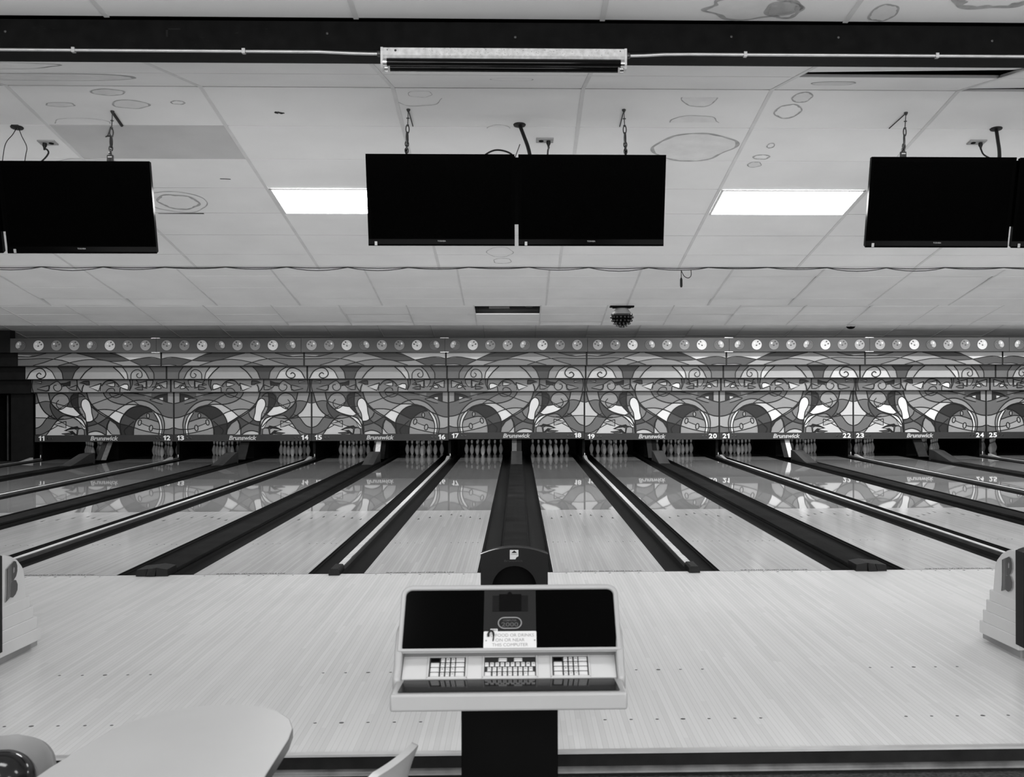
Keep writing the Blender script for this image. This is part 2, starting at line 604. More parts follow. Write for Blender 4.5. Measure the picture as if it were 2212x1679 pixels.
RW = {'A': 0.6185, 'B': 0.6085, 'C': 0.609, 'D': 0.61, 'fold': 0.61, 'near': 0.61, 'flat': 0.61, 'A_up': 0.695, 'B_up': 0.69, 'C_up': 0.774}
lamp_at('A', X0T + 3 * TW, 3 * RW['A'], 'mid', 'bright fluorescent panel in the ceiling right of the middle screens')
lamp_at('A', X0T, 3 * RW['A'], 'mid', 'bright fluorescent panel partly hidden behind the left of the middle screens')
for kx in (6, 9, 12, -6):
    lamp_at('A', X0T + kx * TW, 3 * RW['A'], 'mid')
for kx in range(-8, 14, 2):
    lamp_at('A_up', X0T + kx * TW, 0.0, 'rise')
    lamp_at('B_up', X0T + kx * TW, 0.0, 'riseB')
for kx in (5, 8, 11):
    lamp_at('C_up', X0T + kx * TW, 0.0, 'riseR')
for kx in (-7, -3, 1):
    lamp_at('C_up', X0T + kx * TW, 0.0, 'riseC')
for kx in (-8, -4, 0, 3, 7, 11):
    lamp_at('near', X0T + kx * TW, RW['near'] * 3, 'near')
    lamp_at('flat', X0T + kx * TW, RW['flat'] * 2, 'near')
    lamp_at('flat', X0T + kx * TW, RW['flat'] * 8, 'near')

HOLES = {('C', 1, 4)}                       # one tile missing
TILT = {('fold', 3, 1): 'gapX', ('fold', 4, 0): 'gapR', ('B', 6, 4): 'gapL', ('B', -4, 6): 'gapL', ('B', -3, 6): 'gapL',
        ('B', -1, 6): 'gapS', ('B', 2, 6): 'gapS', ('B', 3, 6): 'gapS', ('B', 4, 6): 'gapS', ('B', 4, 4): 'gapS',
        ('C', -1, 5): 'gapS', ('C', -2, 6): 'gapS', ('C', -1, 6): 'gapS', ('C', 4, 5): 'gapS', ('C', 5, 4): 'gapL', ('C', 6, 4): 'gapL', ('C', 2, 6): 'gapS'}
tiles = MB()
tees = MB()
TH = 0.018
for n, a_, b_ in SECTS:
    a, d, L, nrm = sect_frame(n)
    rw = RW[n]
    rows = int(math.ceil(L / rw - 1e-3))
    for kx in range(-9, 15):
        xa = X0T + kx * TW
        xb = xa + TW
        xa2, xb2 = max(xa, XL), min(xb, XR)
        if xb2 - xa2 < 0.02:
            continue
        for r in range(rows):
            s0, s1 = r * rw, min((r + 1) * rw, L)
            if (n, kx, r) in HOLES:
                continue
            g = 0.009
            lift = 0.0
            tl = TILT.get((n, kx, r))
            rnd = random.random()
            l0 = l1 = r0 = r1 = 0.0
            if tl == 'gapR': l0 = 0.0; r0 = -0.02; s0 += 0.10
            elif tl == 'gapX': s0 += 0.20; r0 = -0.02
            elif tl == 'gapS': g = 0.016; l0 = r0 = -0.016
            elif tl == 'gapL': s0 += 0.05; l0 = r0 = -0.02
            elif n in ('B', 'C', 'D') and rnd < 0.25:
                l0 = -0.008 * random.random(); r0 = -0.008 * random.random(); g = 0.005
            mi = 1 if (n, kx, r) == ('A', -1, 1) else 0
            gx = 0.003
            P = [sect_pt(n, xa2 + gx, s0 + g, l0), sect_pt(n, xb2 - gx, s0 + g, r0), sect_pt(n, xb2 - gx, s1 - 0.001, r1), sect_pt(n, xa2 + gx, s1 - 0.001, l1)]
            Q = [p - nrm * TH for p in P]
            tiles.hexa(P + Q, mi)
        # tee along the slope
        if XL < xa < XR:
            w = 0.0125
            p = [sect_pt(n, xa - w, 0, 0), sect_pt(n, xa + w, 0, 0), sect_pt(n, xa + w, L, 0), sect_pt(n, xa - w, L, 0)]
            q = [v + nrm * 0.004 for v in p]
            tees.hexa(p + q)
ceil = structure(tiles.build('ceiling', ['tile', 'tile_dull']))
tees.build('ceiling_grid', 'tee', ceil)
pl = MB()
pz = [(-6.5, 4.3), (2.0, 4.3), (5.6, 4.1), (30.5, 4.1)]
pl.strip(pz, 'x', XL, XR)
pl.build('roof_deck', 'plenum', ceil)
# duct fragment seen through the missing tile
MB().box((-0.50, 20.35, 3.22), (-0.12, 20.6, 3.40)).box((0.18, 20.4, 3.25), (0.30, 20.5, 3.29)).build('exposed_batten', 'art_f', ceil)

# lamp things
rest = 0
for sect, x0, s0, kind, label in LAMPS:
    a, d, L, nrm = sect_frame(sect)
    rw = RW[sect]
    if sect == 'A_up' or sect == 'B_up' or sect == 'C_up':
        rw = 0.61; s0 = s0 + 0.25
    if sect == 'C_up':
        rw = 0.16; s0 = L - 0.42
    ctr = sect_pt(sect, x0 + TW / 2, s0 + rw / 2, 0.004)
    where = {'mid': 'over the lanes', 'rise': 'on the rising ceiling face turned to the pins', 'near': 'over the seating area'}[kind.rstrip('BCR')]
    grp = {'mid': 'ceiling lamps outside the frame', 'rise': 'lamps hidden on the rising ceiling faces', 'near': 'lamps over the seating area'}[kind.rstrip('BCR')]
    t = thing('ceiling_light', label or 'fluorescent ceiling panel ' + where + ', out of sight', 'ceiling light', ctr, group=None if label else grp)
    R = Matrix((Vector((1, 0, 0)), d, Vector((1, 0, 0)).cross(d))).transposed().to_4x4()
    nz_ = Vector((1, 0, 0)).cross(d)
    sgn = 1 if nz_.dot(nrm) > 0 else -1
    t.matrix_world = Matrix.Translation(ctr) @ R
    hw, hl = TW / 2 - 0.016, rw / 2 - 0.006
    MB().quad([(-hw + 0.02, -hl + 0.012, 0.003 * sgn), (hw - 0.02, -hl + 0.012, 0.003 * sgn), (hw - 0.02, hl - 0.012, 0.003 * sgn), (-hw + 0.02, hl - 0.012, 0.003 * sgn)]).build('diffuser', 'diff_' + kind, t)
    fr = MB()
    z0, z1 = sorted((0.0, 0.008 * sgn))
    fr.box((-hw, -hl, z0), (hw, -hl + 0.012, z1)).box((-hw, hl - 0.012, z0), (hw, hl, z1))
    fr.box((-hw, -hl, z0), (-hw + 0.02, hl, z1)).box((hw - 0.02, -hl, z0), (hw, hl, z1))
    fr.build('frame', 'tee', t)

# water stains and marks on the tiles
def stain(n, x, Y, rx, rs, width=0.012, fill=False, seed=0, wob=0.12, arc=(0, 360), part='water_stain'):
    rr = random.Random(seed)
    s = s_of_Y(n, Y)
    ph = [rr.uniform(0, 6.28) for _ in range(5)]
    am = [rr.uniform(0.2, 1) for _ in range(5)]
    K = 72
    out, inn = [], []
    for i in range(K + 1):
        a = math.radians(arc[0] + (arc[1] - arc[0]) * i / K)
        k = 1 + wob * sum(am[j] * math.sin((j + 2) * a + ph[j]) for j in range(5)) / 3
        wd = width * (0.55 + 0.45 * math.sin(3 * a + ph[0]) ** 2 + 0.4 * abs(math.sin(7 * a + ph[1])))
        out.append((rx * k * math.cos(a), rs * k * math.sin(a)))
        q = max(0.1, 1 - wd / max(rx, 1e-3))
        inn.append((rx * k * q * math.cos(a), rs * k * q * math.sin(a)))
    mbs = MB()
    P = lambda q, off: sect_pt(n, x + q[0], s + q[1], off)
    if fill:
        mbs.quad([P(q, 0.0012) for q in out[:-1]], 1)
    for i in range(K):
        mbs.quad([P(out[i], 0.0018), P(out[i + 1], 0.0018), P(inn[i + 1], 0.0018), P(inn[i], 0.0018)], 0)
    mbs.build(part, ['stain', 'stain_fill'], ceil)

stain('fold', -2.85, 6.62, 0.62, 0.17, 0.03, True, 1)
stain('fold', -3.0, 6.15, 0.5, 0.14, 0.02, False, 2)
stain('A', -2.60, 7.12, 0.11, 0.05, 0.012, True, 3)
stain('A', -2.52, 7.30, 0.12, 0.07, 0.012, True, 4)
stain('A', -2.98, 7.31, 0.1, 0.035, 0.01, True, 5)
stain('A', -2.2, 7.27, 0.05, 0.03, 0.01, False, 6)
stain('A', -2.95, 7.60, 0.19, 0.08, 0.006, False, 7, arc=(170, 370))
stain('A', -3.2, 8.35, 0.28, 0.10, 0.012, True, 8)
stain('A', -2.79, 9.2, 0.17, 0.19, 0.02, False, 9)
stain('A', -2.80, 9.2, 0.25, 0.26, 0.008, False, 10)
stain('A', -0.62, 7.18, 0.16, 0.13, 0.006, False, 11, arc=(0, 190))
stain('A', -0.60, 7.12, 0.08, 0.05, 0.004, False, 12)
stain('fold', 0.0, 6.60, 0.13, 0.07, 0.006, False, 13)
stain('A', 1.23, 7.15, 0.12, 0.15, 0.008, True, 14, arc=(0, 180))
stain('A', 1.25, 7.55, 0.18, 0.12, 0.008, True, 15, arc=(180, 360))
stain('A', 1.32, 7.99, 0.29, 0.28, 0.02, True, 16, wob=0.2)
stain('A', 1.13, 8.75, 0.05, 0.04, 0.005, False, 17)
stain('A', 1.86, 7.36, 0.09, 0.12, 0.011, False, 18)
stain('A', 1.90, 7.14, 0.07, 0.08, 0.011, True, 19)
stain('fold', 1.98, 6.70, 0.14, 0.09, 0.01, True, 20)
stain('A', 1.86, 8.17, 0.065, 0.05, 0.013, False, 21)
stain('A', 1.84, 8.32, 0.055, 0.06, 0.008, True, 22)
stain('A', 1.88, 7.95, 0.03, 0.05, 0.007, False, 23)
stain('A', -0.14, 10.60, 0.13, 0.16, 0.006, False, 24)
stain('A', -0.12, 10.9, 0.09, 0.1, 0.007, False, 25)
stain('near', 1.17, 5.29, 0.25, 0.12, 0.03, True, 26, wob=0.25)
stain('near', 1.33, 5.30, 0.10, 0.10, 0.02, True, 27, wob=0.2)
stain('near', 2.32, 5.16, 0.22, 0.12, 0.06, False, 28, wob=0.25)
stain('near', 1.83, 5.33, 0.07, 0.1, 0.01, True, 29)
stain('A', -0.10, 7.66, 0.08, 0.06, 0.006, False, 30, arc=(180, 360))
mk = MB()
for i in range(14):
    x = -1.58 + random.uniform(-0.035, 0.035); s = s_of_Y('A', 7.42) + random.uniform(-0.015, 0.015)
    rr_ = random.uniform(0.004, 0.012)
    mk.quad([sect_pt('A', x + rr_ * math.cos(k), s + rr_ * math.sin(k), 0.0015) for k in [j * PI / 4 for j in range(8)]])
mk.quad([sect_pt('A', -2.30, s_of_Y('A', 8.65), 0.0015), sect_pt('A', -2.22, s_of_Y('A', 8.66), 0.0015), sect_pt('A', -2.22, s_of_Y('A', 8.675), 0.0015), sect_pt('A', -2.30, s_of_Y('A', 8.665), 0.0015)])
mk.quad([sect_pt('A', -3.05, s_of_Y('A', 9.485), 0.0015), sect_pt('A', -2.66, s_of_Y('A', 9.475), 0.0015), sect_pt('A', -2.66, s_of_Y('A', 9.50), 0.0015), sect_pt('A', -3.05, s_of_Y('A', 9.495), 0.0015)])
mk.build('scuff_mark', 'dirt', ceil)
# torn flap in the dull tile
tf = MB()
p = sect_pt('A', -2.86, s_of_Y('A', 7.82), 0.004)
tf.tube([sect_pt('A', -2.78, s_of_Y('A', 7.66), 0.004), sect_pt('A', -2.82, s_of_Y('A', 7.74), 0.008), p], 0.003, 6)
tf.tube([p + Vector((-0.02, 0.02, 0)), p, p + Vector((0.035, 0.01, 0))], 0.005, 6)
tf.build('torn_flap', 'dirt', ceil)

# ------------------------------------------------------------------ beam, conduit, dark strip light
bm_ = tag(thing('ceiling_beam', 'wide black timber beam across the ceiling above the screens', 'beam', (0, 5.45, 3.324)))
MB().box((XL, 0.0, 0.072), (XR, 0.224, 0.212)).build('beam_face', 'beam', bm_)
MB().box((XL, 0.004, 0.068), (XR, 0.220, 0.0715)).build('soffit_board', 'beam_low', bm_)
ng = MB()
for (x, z) in ((-2.48, 0.150), (-0.91, 0.152), (0.02, 0.140), (1.10, 0.150), (1.64, 0.150), (2.42, 0.138)):
    ng.lathe([(0.006, 0), (0.006, -0.003), (0.0, -0.005)], 10, (x, 0.0, z), 'y')
ng.build('nail_head', 'capside', bm_)
sc = MB()
for i in range(60):
    x = random.uniform(-2.6, 2.7); z = random.uniform(0.085, 0.195)
    w = random.uniform(0.004, 0.02); hgt = random.uniform(0.001, 0.003)
    sc.box((x, -0.0006, z), (x + w, 0, z + hgt))
sc.box((-1.70, -0.0006, 0.13), (-1.69, 0, 0.17)).box((-1.70, -0.0006, 0.166), (-1.63, 0, 0.172))
sc.build('paint_scratch', 'cover', bm_)

for side in (-1, 1):
    t = thing('electrical_conduit', 'thin metal conduit along the black beam, ' + ('left' if side < 0 else 'right') + ' of the dark strip light', 'conduit', (0, 5.452, 3.386))
    if side < 0:
        path = [(XL, 0, 0), (-1.2, 0, 0), (-0.95, 0, 0), (-0.80, -0.006, -0.008), (-0.70, -0.012, -0.012), (-0.65, -0.012, -0.012)]
        sx = [-2.15, -1.32, -4.0, -6.0]
    else:
        path = [(0.58, -0.012, -0.014), (0.66, -0.012, -0.012), (0.76, -0.006, -0.004), (0.9, 0, 0), (1.2, 0, 0), (XR, 0, 0)]
        sx = [1.17, 2.14, 4.0, 6.0]
    MB().tube(path, 0.0075, 10).build('pipe', 'galv', t, smooth=True)
    for x in sx:
        MB().box((x - 0.008, -0.012, -0.012), (x + 0.008, 0.012, 0.012)).box((x - 0.008, 0.004, 0.008), (x + 0.008, 0.0125, 0.026)).build('strap', 'galv', t)
    e = path[-1] if side < 0 else path[0]
    MB().lathe([(0.014, -0.012), (0.016, -0.006), (0.016, 0.006), (0.011, 0.012)], 12, e, 'x').build('connector', 'chain', t, smooth=True)

t = thing('strip_light', 'unlit strip light with dark glossy tubes hung on the black beam', 'strip light', (-0.035, 5.415, 3.281))
hw = 0.608
MB().box((-hw, 0.0, 0.078), (hw, 0.10, 0.118)).build('housing', 'fixture', t, bevel=0.003)
MB().prism([(0.0, 0.078), (0.10, 0.078), (0.085, 0.068), (0.008, 0.068)], 'x', -hw + 0.004, hw - 0.004).build('channel_cover', 'fixture', t)
for x in (-hw, hw - 0.012):
    MB().prism([(-0.004, 0.118), (0.10, 0.118), (0.095, 0.036), (0.07, 0.018), (0.02, 0.024), (0.0, 0.04)], 'x', x, x + 0.012).build('end_bracket', 'fixture', t)
MB().lathe([(0.019, -hw + 0.03), (0.019, hw - 0.03)], 20, (0, 0.012, 0.048), 'x').build('tube', 'blacktube', t, smooth=True)
MB().lathe([(0.019, -hw + 0.04), (0.019, hw - 0.04)], 20, (0, 0.062, 0.036), 'x').build('tube', 'blacktube', t, smooth=True)
for x in (-hw + 0.012, hw - 0.03):
    MB().lathe([(0.021, x), (0.021, x + 0.018)], 14, (0, 0.012, 0.048), 'x').lathe([(0.021, x), (0.021, x + 0.018)], 14, (0, 0.062, 0.036), 'x').build('socket', 'chrome', t, smooth=True)
ho = MB()
for x, z, r_ in ((-0.575, 0.106, 0.003), (-0.535, 0.103, 0.006), (0.575, 0.106, 0.003)):
    ho.lathe([(r_, -0.0007), (r_, 0.0)], 10, (x, 0, z), 'y')
for i in range(150):
    x = random.uniform(-0.4, 0.55); z = random.uniform(0.078, 0.116)
    ho.box((x, -0.0004, z), (x + random.uniform(0.001, 0.005), 0, z + random.uniform(0.0006, 0.002)))
tag(ho.build('rust_speck', 'dirt', t), kind='stuff')

# ------------------------------------------------------------------ hanging screens
TVW, TVH, TVT = 0.985, 0.607, 0.075
TILT_A = math.radians(14.3)
def tv_local():
    """screen facing -Y, top edge at the local origin, tilted forward"""
    parts = {}
    parts['bezel'] = MB().hexa([(-TVW / 2, 0, -TVH), (TVW / 2, 0, -TVH), (TVW / 2, 0.035, -TVH + 0.01), (-TVW / 2, 0.035, -TVH + 0.01),
                                (-TVW / 2, 0, 0), (TVW / 2, 0, 0), (TVW / 2, 0.035, -0.01), (-TVW / 2, 0.035, -0.01)])
    parts['back_cover'] = MB().hexa([(-TVW / 2 + 0.02, 0.035, -TVH + 0.03), (TVW / 2 - 0.02, 0.035, -TVH + 0.03), (TVW / 2 - 0.12, TVT, -TVH + 0.1), (-TVW / 2 + 0.12, TVT, -TVH + 0.1),
                                     (-TVW / 2 + 0.02, 0.035, -0.02), (TVW / 2 - 0.02, 0.035, -0.02), (TVW / 2 - 0.12, TVT, -0.09), (-TVW / 2 + 0.12, TVT, -0.09)])
    parts['display'] = MB().quad([(-TVW / 2 + 0.022, -0.0008, -TVH + 0.055), (TVW / 2 - 0.022, -0.0008, -TVH + 0.055), (TVW / 2 - 0.022, -0.0008, -0.034), (-TVW / 2 + 0.022, -0.0008, -0.034)])
    parts['lower_lip'] = MB().prism([(-0.006, -TVH + 0.012), (0.0, -TVH + 0.045), (0.004, -TVH + 0.045), (0.004, -TVH), (-0.003, -TVH)], 'x', -TVW / 2, TVW / 2)
    return parts
tp = tv_local()
tvm = {'bezel': tp['bezel'].mesh('bezel', 'tvgloss'), 'back_cover': tp['back_cover'].mesh('back_cover', 'black'),
       'display': tp['display'].mesh('display', 'screen'), 'lower_lip': tp['lower_lip'].mesh('lower_lip', 'tvgloss')}
v_, f_ = text_fit('TOSHIBA', 0.056, 0.010, 0.02)
lg = MB().add(v_, f_, 0, Matrix.Translation((0, -0.0075, -TVH + 0.033)) @ STAND)
tvm['maker_lettering'] = lg.mesh('maker_lettering', 'logo_grey')
stk = MB().box((-0.45, -0.0075, -TVH + 0.004), (-0.433, -0.0068, -TVH + 0.03))
tvm['sticker'] = stk.mesh('sticker', 'galv')
TV_POS = []
def hang_tv(cx, ytop, ztop, label):
    t = thing('television', label, 'television', (cx, ytop, ztop), group='blank screens hung from the ceiling')
    t.rotation_euler = (TILT_A, 0, 0)
    for n_, me in tvm.items():
        linkobj(n_, me, t)
    TV_POS.append((cx, ytop, ztop))
    return t
hang_tv(-0.482, 7.27, 3.272, 'blank black screen, left one of the middle pair')
hang_tv(0.528, 7.27, 3.272, 'blank black screen, right one of the middle pair')
hang_tv(2.895, 7.27, 3.265, 'blank black screen near the right edge, left one of its pair')
hang_tv(3.905, 7.27, 3.263, 'blank black screen cut by the right edge of the photo')
hang_tv(-2.880, 7.27, 3.217, 'blank black screen near the left edge, right one of its pair')
hang_tv(-3.895, 7.27, 3.219, 'blank black screen at the far left, cut by the photo edge')
for cx, zt, nm in ((0.022, 3.272, 'middle'), (3.40, 3.264, 'right'), (-3.388, 3.218, 'left')):
    t = thing('screen_mount', 'dark steel rail joining the %s pair of screens from behind' % nm, 'mount', (cx, 7.385, zt - 0.02))
    MB().box((-0.78, 0.02, -0.10), (0.78, 0.04, -0.05)).build('rail', 'black', t)
    MB().hexa([(-0.09, 0.045, -0.42), (0.09, 0.045, -0.42), (0.09, 0.055, -0.42), (-0.09, 0.055, -0.42), (-0.09, -0.055, 0.012), (0.09, -0.055, 0.012), (0.09, -0.045, 0.012), (-0.09, -0.045, 0.012)]).build('joining_plate', 'black', t)
    for x in (-0.72, 0.72):
        MB().box((x - 0.012, -0.03, -0.08), (x + 0.012, 0.0, 0.02)).build('eye_bracket', 'black', t)

def link_path(c, w, h, ang, n=14):
    pts = []
    for i in range(n):
        a = 2 * PI * i / n
        x, z = w * math.cos(a), h * math.sin(a)
        pts.append((c[0] + x * math.cos(ang), c[1] + x * math.sin(ang), c[2] + z))
    return pts
def chain(x, y, ztop, xb, yb, zbot, label, lock, tail):
    t = thing('hanging_chain', label, 'chain', (x, y, ztop))
    d = Vector((xb - x, yb - y, zbot - ztop))
    P = lambda q: Vector((d.x * q, d.y * q, d.z * q))
    MB().lathe([(0.012, 0.004), (0.014, -0.004), (0.006, -0.02)], 10).tube([P(0.0), P(0.16)], 0.003, 6).build('ceiling_hook', 'chain', t)
    MB().lathe([(0.004, 0.004), (0.011, 0.002), (0.011, -0.003), (0.004, -0.005)], 10, P(0.19)).lathe([(0.003, 0.004), (0.009, 0.002), (0.009, -0.003), (0.003, -0.005)], 10, P(0.33)).tube([P(0.16), P(0.36)], 0.0034, 6).build('cable_clamp', 'chain', t)
    tb = MB()
    tb.tube(link_path(P(0.42), 0.011, 0.028, 0.3), 0.0042, 6, closed=True)
    tb.tube(link_path(P(0.60), 0.008, 0.040, 0.9), 0.005, 6, closed=True).tube([P(0.50), P(0.70)], 0.005, 6)
    tb.build('turnbuckle', 'chain', t)
    lk = MB()
    for i, q in enumerate((0.73, 0.80, 0.87, 0.94)):
        lk.tube(link_path(P(q), 0.011, 0.019, i * PI / 2 + 0.3), 0.0042, 6, closed=True)
    lk.build('chain_link', 'chain', t)
    if tail:
        MB().tube([P(0.02), P(0.02) + Vector(tail)], 0.011 if tail[0] == -0.02 else 0.0035, 6).build('wire_tail', 'cord', t)
    if lock:
        pb = P(0.97)
        b = MB().box((pb.x - 0.021, pb.y - 0.010, pb.z - 0.012), (pb.x + 0.021, pb.y + 0.010, pb.z + 0.040)).build('padlock', 'padlock', t, bevel=0.004)
        MB().box((pb.x - 0.013, pb.y - 0.0112, pb.z + 0.022), (pb.x + 0.013, pb.y - 0.010, pb.z + 0.029)).build('label_patch', 'white', b)
        pts = [(pb.x - 0.012, pb.y, pb.z + 0.04)] + [(pb.x - 0.012 * math.cos(a), pb.y, pb.z + 0.055 + 0.014 * math.sin(a)) for a in [i * PI / 8 for i in range(9)]] + [(pb.x + 0.012, pb.y, pb.z + 0.04)]
        MB().tube(pts, 0.003, 6).build('shackle', 'chrome', b)
    else:
        pb = P(0.985)
        MB().box((pb.x - 0.006, pb.y - 0.006, pb.z - 0.005), (pb.x + 0.006, pb.y + 0.006, pb.z + 0.045)).build('anchor_lug', 'black', t)
chain(-0.699, 7.357, 3.59, -0.712, 7.345, 3.268, 'steel chain with turnbuckle holding the left of the middle screens', False, (0.006, 0.26, -0.046))
chain(0.746, 7.345, 3.592, 0.758, 7.345, 3.268, 'steel chain with turnbuckle holding the right of the middle screens', False, (-0.004, 0.26, -0.046))
chain(-2.677, 7.41, 3.582, -2.668, 7.345, 3.222, 'steel chain with padlock above the left screen', True, (-0.02, 0.23, -0.036))
chain(2.669, 7.368, 3.588, 2.640, 7.345, 3.266, 'steel chain with padlock above the right screen', True, (-0.03, 0.25, -0.044))

def cable(name, label, pts, r, grommet=False):
    p0 = Vector(pts[0])
    t = thing(name, label, 'cable', p0)
    L = [Vector(p) - p0 for p in pts]
    MB().tube(catmull(L, n=8), r, 8).build('cord', 'cord', t, smooth=True)
    if grommet:
        n_ = sect_frame('A')[3]
        MB().lathe([(0.045, 0.004), (0.042, -0.006), (0.02, -0.012)], 16).build('grommet', 'cord', t, smooth=True).rotation_euler = (math.atan(-0.169), 0, 0)
    return t
cable('screen_cable', 'thick black cable dropping from the ceiling behind the middle screens', [(0.045, 7.60, 3.548), (0.075, 7.56, 3.46), (0.105, 7.50, 3.36), (0.13, 7.42, 3.22)], 0.013, True)
cable('screen_cable', 'thick black cable dropping from the ceiling behind the right screen', [(3.405, 7.63, 3.544), (3.395, 7.58, 3.45), (3.37, 7.50, 3.35), (3.325, 7.40, 3.22)], 0.013, True)
cable('looped_cable', 'black cable arching over the top of the middle screens', [(-0.24, 7.40, 3.22), (-0.20, 7.40, 3.285), (-0.12, 7.40, 3.327), (-0.03, 7.39, 3.31), (0.02, 7.38, 3.26), (0.03, 7.38, 3.2)], 0.006)
cable('antenna_wire', 'short stiff wire sticking up between the middle screens', [(0.0, 7.38, 3.22), (0.012, 7.39, 3.27), (0.047, 7.41, 3.37)], 0.0028)
cable('thin_wire', 'thin wire hanging left of the outlet at the far left', [(-3.43, 7.684, 3.534), (-3.43, 7.62, 3.47), (-3.45, 7.55, 3.38), (-3.415, 7.42, 3.18)], 0.0028, True)
cable('thin_wire', 'pair of bowed wires beside the outlet above the left screen', [(-3.42, 7.684, 3.533), (-3.37, 7.62, 3.46), (-3.305, 7.55, 3.37), (-3.29, 7.5, 3.30), (-3.27, 7.42, 3.18)], 0.0028)
for x, y, z, lb, flip in ((0.227, 7.862, 3.504, 'outlet plate with one black plug above the middle screens', 1), (-3.33, 7.943, 3.491, 'outlet plate with one black plug above the left screen', -1), (3.365, 7.862, 3.504, 'outlet plate with one black plug above the right screen', 1)):
    t = thing('ceiling_outlet', lb, 'outlet', (x, y, z))
    t.rotation_euler = (math.atan(-0.169), 0, 0)
    MB().box((-0.062, -0.040, -0.010), (0.062, 0.040, 0.002)).build('cover_plate', 'plate', t, bevel=0.004)
    MB().lathe([(0.018, -0.012), (0.018, -0.009)], 16, (-0.026 if flip > 0 else 0.026, 0, 0)).build('socket', 'black', t)
    MB().lathe([(0.015, -0.010), (0.016, -0.028), (0.008, -0.046), (0.006, -0.06)], 12, (0.026 if flip > 0 else -0.020, 0, 0)).build('plug', 'cord', t, smooth=True)
    if flip < 0:
        pts = [(-0.020, 0, -0.050), (0.015, -0.03, -0.072), (0.045, -0.08, -0.12), (0.060, -0.2, -0.22), (0.066, -0.40, -0.36)]
    elif x < 1:
        pts = [(0.026, 0, -0.055), (0.026, -0.10, -0.10), (0.015, -0.22, -0.17), (0.005, -0.42, -0.32)]
    else:
        pts = [(0.026, 0, -0.055), (0.030, -0.03, -0.11), (0.050, -0.10, -0.17), (0.085, -0.20, -0.25), (0.12, -0.38, -0.36)]
    MB().tube(catmull(pts, n=6), 0.006, 8).build('power_cord', 'cord', t, smooth=True)

# cable swags along the first ceiling drop
t = thing('cable_bundle', 'bundle of dark cables swagged along the first ceiling drop', 'cable', (0, 11.12, 2.950))
for q, (sag, zz) in enumerate(((0.008, 0.0), (0.024, -0.003))):
    pts = []
    span = 0.6096
    x = -9.0
    while x < 9.6:
        for s in range(6):
            u = s / 6
            pts.append((x + span * u, -0.011 * q, zz - sag * (1 + 0.5 * math.sin(x * 2.3)) * 4 * u * (1 - u) + 0.002 * math.sin(13 * x)))
        x += span
    MB().tube(pts, 0.0045, 6).build('cable', 'chain', t, smooth=True)
t = thing('hanging_plug', 'short black plug hanging on a looped cord below the ceiling drop', 'plug', (1.70, 11.14, 2.93))
MB().tube([(0, 0, 0.0), (0.0, 0, -0.05), (0, 0, -0.085)], 0.004, 6).tube(catmull([(0.0, 0, -0.01), (0.03, 0, -0.065), (0.07, 0, -0.085), (0.10, 0, -0.06), (0.10, 0, 0.0)], n=6), 0.004, 6).build('cord', 'cord', t)
MB().lathe([(0.006, -0.08), (0.013, -0.10), (0.013, -0.165), (0.009, -0.18)], 10).build('plug_body', 'cord', t, smooth=True)

# dome with many lenses (party light)
t = thing('effect_light', 'round black party light studded with lenses under the ceiling', 'effect light', (1.60, 16.47, 2.966))
MB().box((-0.18, -0.08, -0.024), (0.18, 0.08, 0.0)).box((-0.135, -0.1, -0.034), (0.135, 0.1, -0.02)).build('mount_plate', 'black', t)
MB().lathe([(0.085, -0.034), (0.155, -0.125), (0.15, -0.128)], 28).build('housing', 'plinth', t, smooth=True)
MB().lathe([(0.165, -0.122), (0.168, -0.14), (0.16, -0.15)], 28).build('rim', 'hood_rim', t, smooth=True)
MB().lathe([(0.16, -0.15)] + [(0.16 * math.cos(a), -0.15 - 0.15 * math.sin(a)) for a in [i * PI / 16 for i in range(1, 8)]] + [(0.001, -0.30)], 28).build('dome', 'black', t, smooth=True)
lm = MB().lathe([(0.015, 0), (0.015, 0.026), (0.012, 0.03)], 10).mesh('lens', 'hood_rim', True)
for ring, (el, cnt) in enumerate(((8, 18), (26, 16), (44, 13), (62, 8), (80, 4))):
    for i in range(cnt):
        a = 2 * PI * (i + 0.5 * (ring % 2)) / cnt
        e = math.radians(el)
        dr = Vector((math.cos(a) * math.cos(e), math.sin(a) * math.cos(e), -math.sin(e)))
        o = linkobj('lens', lm, t, Vector((0, 0, -0.15)) + dr * 0.15)
        o.rotation_euler = dr.to_track_quat('Z', 'Y').to_euler()
t = thing('dome_camera', 'small round ceiling dome above the ball emblems on the right', 'camera', (6.62, 21.5, 2.965))
MB().lathe([(0.095, 0.0), (0.1, -0.02), (0.09, -0.03)], 20).build('base_ring', 'chrome', t, smooth=True)
MB().lathe([(0.085, -0.03)] + [(0.085 * math.cos(a), -0.03 - 0.045 * math.sin(a)) for a in [i * PI / 12 for i in range(1, 6)]] + [(0.001, -0.075)], 20).build('dome', 'black', t, smooth=True)

